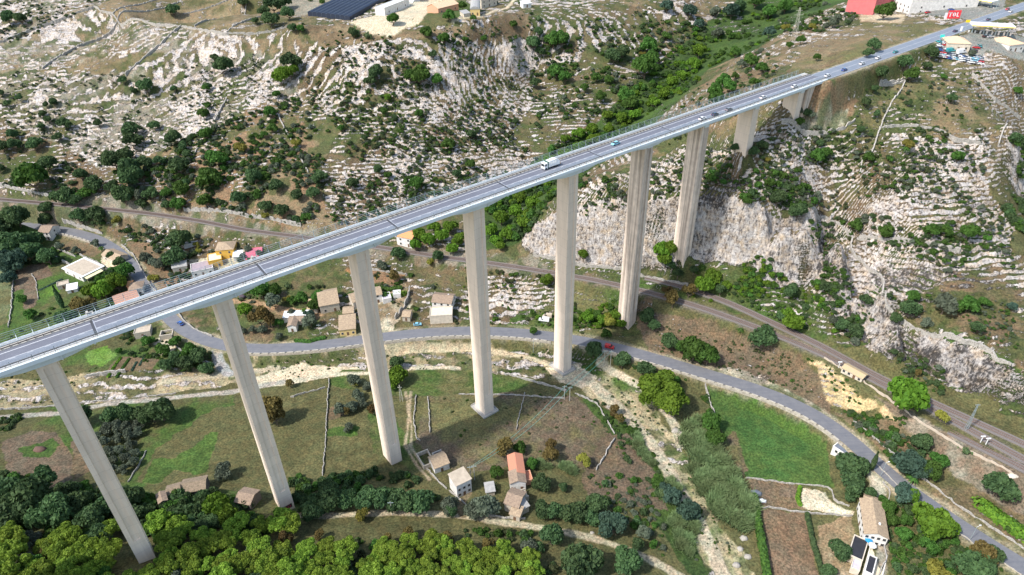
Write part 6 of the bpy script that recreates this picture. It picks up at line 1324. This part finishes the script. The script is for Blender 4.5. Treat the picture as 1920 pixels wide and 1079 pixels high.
# road edge walls at the lower right: white dashes on the verge
W([(1640,868),(1690,918),(1750,968),(1840,1030),(1915,1079)],.55,.4,'white edge kerb on the left of the lower road','kerb_wall',pale); W([(1600,790),(1650,832),(1720,890),(1800,952),(1920,1030)],.9,.6,'rough stone wall on the right of the lower road')
def hedge(pts, r, h, key, label):
    q = np.array(pts, float); P = resample(P2W(q[:, 0], q[:, 1]), .35); rn = np.random.default_rng(int(pts[0][0])); n = len(P) * 26; i = rn.integers(0, len(P), n); d = unit(n, rn); d[:, 2] = abs(d[:, 2])
    C = P[i] + d * np.array([r, r, h]) * (.8 + .3 * rn.random((n, 1))); V = leaf_quads(C, d, .34, rn); me_ = np_mesh('hedge', V - P[0], np.arange(len(V)).reshape(-1, 4), np.repeat(rn.random(n), 4)); me_.materials.append(LM[key]); o = link('hedge', me_); o.location = tuple(P[0]); tag(o, label, 'hedge')
hedge([(1413,935),(1420,980),(1438,1079),(1440,1100)],1.5,3.4,'mid','tall dark hedge between the reeds and the brown plot'); hedge([(1513,966),(1522,1010),(1545,1090)],.9,1.6,'dark','clipped hedge between the brown plot and the sandy yard')
hedge([(1835,945),(1880,978),(1930,1012)],3.2,3.0,'bright','thick bright hedge between the lower road and the sidings'); hedge([(1500,915),(1495,935),(1500,948)],.8,1.2,'bright','short hedge left of the sandy yard')
hedge([(645,555),(700,535)],.5,.5,'mid','low green hedge partly behind the third pier'); hedge([(700,552),(735,558),(760,552)],1.6,2.4,'bright','citrus hedge behind the garden room'); hedge([(700,540),(730,545),(752,541)],1.4,2.0,'mid','upper citrus hedge below the orange soil')
hedge([(555,640),(580,642),(608,634)],1.1,1.4,'mid','garden hedge along the road wall left of the ochre house'); hedge([(203,706),(213,690),(226,672)],.7,.5,'bright','first row of vegetables under the bridge'); hedge([(219,707),(229,692),(242,674)],.7,.5,'mid','second row of vegetables under the bridge'); hedge([(262,685),(270,672)],.5,.4,'blue','bluish row of cabbages under the bridge'); hedge([(248,694),(256,680)],.5,.4,'blue','shorter bluish row of cabbages under the bridge')
hedge([(75,545),(95,535),(115,525)],.8,.5,'blue','bluish vegetable row in the bright green bed')
# poles, cables, masts, lamps
cablem = mat('cable', (.12,.42,.36), .5, .1)
def pole(px, py, h, label, r=.17, arm=True, name='utility_pole', m=None):
    P = p2w(px, py); t = thing(name, label, 'pole', tuple(P)); g = MB(); g.tube((0,0,-1),(0,0,h),r,8,0,r*.7); g.build('shaft', m or kerbm, t)
    if arm: g = MB(); g.box(-1.1,1.1,-.08,.08,h-.9,h-.7); g.build('crossarm', steel, t)
    return P + np.array([0, 0, h - .7])
def cable(a, b, sag, label, r=.05, n=14):
    g = MB(); o0 = (np.array(a) + b) / 2; pts = [np.array(a) * (1-f_) + np.array(b) * f_ - [0, 0, 4*sag*f_*(1-f_)] - o0 for f_ in np.linspace(0, 1, n)]
    for p, q in zip(pts[:-1], pts[1:]): g.tube(p, q, r, 4)
    o = g.build('power_cable', cablem); o.location = tuple(o0); tag(o, label, 'cable')
a1 = pole(883,902,9,'left pole of the pair beside the tower house'); a2 = pole(890,900,9,'right pole of the pair beside the tower house')
b1 = pole(1058,750,9,'left pole of the pair at the riverbank wall'); b2 = pole(1068,752,9,'right pole of the pair at the riverbank wall')
c1 = pole(1132,686,10,'left pole of the pair below the red van'); c2 = pole(1144,689,11,'right pole of the pair below the red van')
cable(a1, b1, 3.5, 'upper of two teal cables sagging over the brown field'); cable(a2, b2, 4.5, 'lower of two teal cables sagging over the brown field'); cable(b1, c1, .8, 'left teal cable climbing from the riverbank to the road'); cable(b2, c2, .8, 'right teal cable climbing from the riverbank to the road')
pole(736,966,8,'wooden pole beside the dirt track'); pole(685,560,7,'thin pole hidden by the third pier'); pole(601,628,7,'slim pole in front of the farmhouse',.1); pole(1203,600,6,'slim mast behind the sixth pier',.1,False); pole(843,478,9,'railway signal mast under the deck',.14)
for px, py, lab in ((1651,893,'street lamp at the road bend near the palms'),(1818,1013,'street lamp on the lower right stretch of road'),(728,612,'street lamp in front of the garden wall'),(1000,660,'slim lamp post in the riverbed meadow')):
    P = p2w(px, py); t = thing('street_lamp', lab, 'street lamp', tuple(P)); g = MB(); g.tube((0,0,-.5),(0,0,7.5),.09,6); g.build('post', steel, t); g = MB(); g.tube((0,0,7.5),(1.3,.4,7.8),.05,5); g.box(1.0,1.7,.3,.6,7.72,7.86); g.build('lamp_head', lampm, t)
def lattice(px, py, h, wb, label, m, name='lattice_mast', arms=()):
    P = p2w(px, py); t = thing(name, label, 'mast', tuple(P)); g = MB(); c = [(-1,-1),(1,-1),(1,1),(-1,1)]; wt = wb * .22; n = max(4, int(h / 2.2))
    wz = lambda z: wb + (wt - wb) * z / h
    for x, y in c: g.tube((x*wb, y*wb, -.5), (x*wt, y*wt, h), .07, 4)
    for i in range(n):
        z0, z1 = h*i/n, h*(i+1)/n
        for k in range(4):
            x0, y0 = c[k]; x1, y1 = c[(k+1)%4]; g.tube((x0*wz(z0), y0*wz(z0), z0), (x1*wz(z1), y1*wz(z1), z1), .045, 4)
    g.build('lattice', m, t)
    for z, L_ in arms: g = MB(); g.box(-L_, L_, -.08, .08, z, z+.16); g.build('crossarm', m, t)
lattice(1488,76,22,1.6,'tall lattice pylon on the hill left of the quarry face',mat('pale_steel',(.5,.48,.4),.6,.2),'pylon',((17,3),(20,2.2)))
lattice(753,752,10,.7,'small lattice pylon beside the third pier',mat('pale_steel',(.5,.48,.4)),'pylon',((8.5,1),)); lattice(1811,806,14,.5,'silver floodlight mast between the railway tracks',steel,arms=((13.6,1.0),))
for px, py, lab in ((1838,830,'left white signal frame beside the siding'),(1848,834,'right white signal frame beside the siding'),(1572,690,'small white signal post by the railway building')):
    P = p2w(px, py); t = thing('railway_signal', lab, 'signal', tuple(P)); g = MB(); g.box(-.12,.12,-.12,.12,-.5,3.2); g.build('post', RT['white'], t); g = MB(); g.box(-.9,.9,-.2,.2,3.2,3.6); g.build('signal_head', RT['white'], t)
# things lying about
for px, py, sx, sz, m_, nm, lab, cat in ((1418,925,2.2,1.0,RT['slate'],'tarpaulin_heap','dark tarpaulin heap on the upper brown plot','tarpaulin'),(1429,939,1.6,.7,RT['white'],'tarpaulin_heap','pale tarpaulin heap on the upper brown plot','tarpaulin'),(707,519,1.6,1.0,mat('yellow_tent',(.8,.6,.05)),'tarpaulin_heap','yellow tarpaulin on the orange soil','tarpaulin'),(1900,892,2.4,.5,WM['cream'],'concrete_slab','pale slab lying on the gravel yard','slab'),(455,558,2.0,1.6,mat('burnt_grass',(.07,.05,.06)),'brush_pile','dark round pile of burnt brush beside the dirt track','brush pile'),(75,844,2.6,1.6,mat('dead_brush',(.13,.07,.05)),'brush_pile','reddish brush pile in the ringed field','brush pile'),(1905,905,0,0,None,'','','')):
    if not sx: continue
    P = p2w(px, py); rn = np.random.default_rng(int(px)); V = ICV * np.array([sx, sx*.7, sz]) * (1 + .15 * rn.normal(size=(len(ICV), 1))); me_ = fast_mesh(nm, V, ICF, 3); o = link(nm, me_, m_); o.location = tuple(P); tag(o, lab, cat)
# boulders of the riverbed near the reeds
bould = mat('boulder', (.36,.33,.28), .95, .35, 1.5, .5)
for k, (px, py, r) in enumerate(((1268,808,2.2),(1277,812,1.4),(1395,1010,1.6),(1388,1030,1.3),(1402,1045,1.4),(1380,1060,1.5),(1110,1000,1.0))):
    P = p2w(px, py); rn = np.random.default_rng(k + 60); V = ICV * np.array([r, r*.8, r*.6]) * (1 + .13 * rn.normal(size=(len(ICV), 1))); o = link('boulder', fast_mesh('boulder', V, ICF, 3), bould); o.location = tuple(P)
    tag(o, ['large pale boulder between reeds and riverbed','smaller boulder touching the large one by the reeds','topmost boulder in the row below the reeds','second boulder down in the row below the reeds','third boulder down in the row below the reeds','lowest boulder in the row below the reeds','lone boulder beside the dirt track'][k], 'boulder')
# terrace furniture
for dx, c, lab in (((1625,1022),(.02,.25,.5),'blue parasol on the white terrace'),((1632,1032),(.8,.8,.78),'white parasol on the white terrace')):
    P = p2w(*dx); t = thing('parasol', lab, 'parasol', (P[0], P[1], P[2] + .7)); g = MB(); g.tube((0,0,-.6),(0,0,2.3),.05,5); g.build('pole', steel, t); g = MB(); g.tube((0,0,2.2),(0,0,2.7),1.4,8,0,.05); g.build('canopy', mat('canvas_' + lab[:4], c), t)

# ------------------------------------------------------------------ say where every tree stands
LANDMARK += [(150,870,'the first pier'),(470,820,'the second pier'),(720,700,'the third pier'),(905,650,'the fourth pier'),(1065,560,'the fifth pier'),(1190,450,'the sixth pier'),(1300,360,'the seventh pier'),(1408,240,'the eighth pier'),(1495,190,'the shortest pier'),(1145,650,'the red van'),(1030,310,'the white lorry'),(1240,735,'the huge spreading tree'),(1440,820,'the green meadow'),(1340,870,'the giant reeds'),(980,440,'the mouth of the green gorge'),(1200,190,'the middle of the green gorge'),(1310,60,'the head of the green gorge'),
  (800,110,'the grey crag below the barn'),(380,150,'the far left rock bands'),(120,200,'the left edge rock bands'),(400,320,'the reddish slope'),(200,340,'the low left slope'),(700,300,'the white limestone slope'),(560,20,'the netted greenhouses'),(1380,440,'the tall white cliff'),(1560,480,'the dark ravine cleft'),(1720,450,'the broad terrace wall'),(1750,300,'the wavy wall'),(1660,200,'the straight white wall'),(1790,640,'the curved cliff edge wall'),(1430,640,'the purple-brown slope'),(1600,750,'the yellow rock cut'),(1800,830,'the gravel yard'),(230,850,'the olive rows'),(100,950,'the left thicket'),(330,900,'the sloping green patch'),(650,930,'the dark thicket at the third pier'),(980,800,'the brown field'),(1190,880,'the stony riverbed'),(900,980,'the dirt track'),(200,680,'the vegetable rows'),(600,790,'the long field wall'),(1900,340,'the shaded ravine'),(1750,985,'the lower road'),(300,470,'the reddish soil field'),(1150,600,'the bank by the yellow tree')]
used = {}
for o, desc, px, py in PENDING:
    lm = min(LANDMARK, key=lambda l: (l[0]-px)**2 + ((l[1]-py)*1.3)**2); dx, dy = px - lm[0], py - lm[1]
    rel = 'at' if abs(dx) + abs(dy) < 10 else ('right of' if dx > 0 else 'left of') if abs(dx) > abs(dy) * 1.2 else ('below' if dy > 0 else 'above')
    used.setdefault((desc, rel, lm[2]), []).append((px, py, o))
ORD = ['', 'second', 'third', 'fourth', 'fifth', 'sixth', 'seventh', 'eighth', 'ninth', 'tenth', 'eleventh', 'twelfth', 'thirteenth', 'fourteenth', 'fifteenth']
for (desc, rel, ph), L_ in used.items():
    L_.sort(key=lambda a: a[0]); n = len(L_)
    for i, (px, py, o) in enumerate(L_):
        if n == 1: lab = f'{desc} {rel} {ph}'
        else: lab = ('leftmost ' if i == 0 else 'rightmost ' if i == n - 1 else ORD[min(i, 14)] + ' from left ') + f'{desc} {rel} {ph}'; o['group'] = f'{desc}s {rel} {ph}'
        o['label'] = ' '.join(lab.split()[:16])
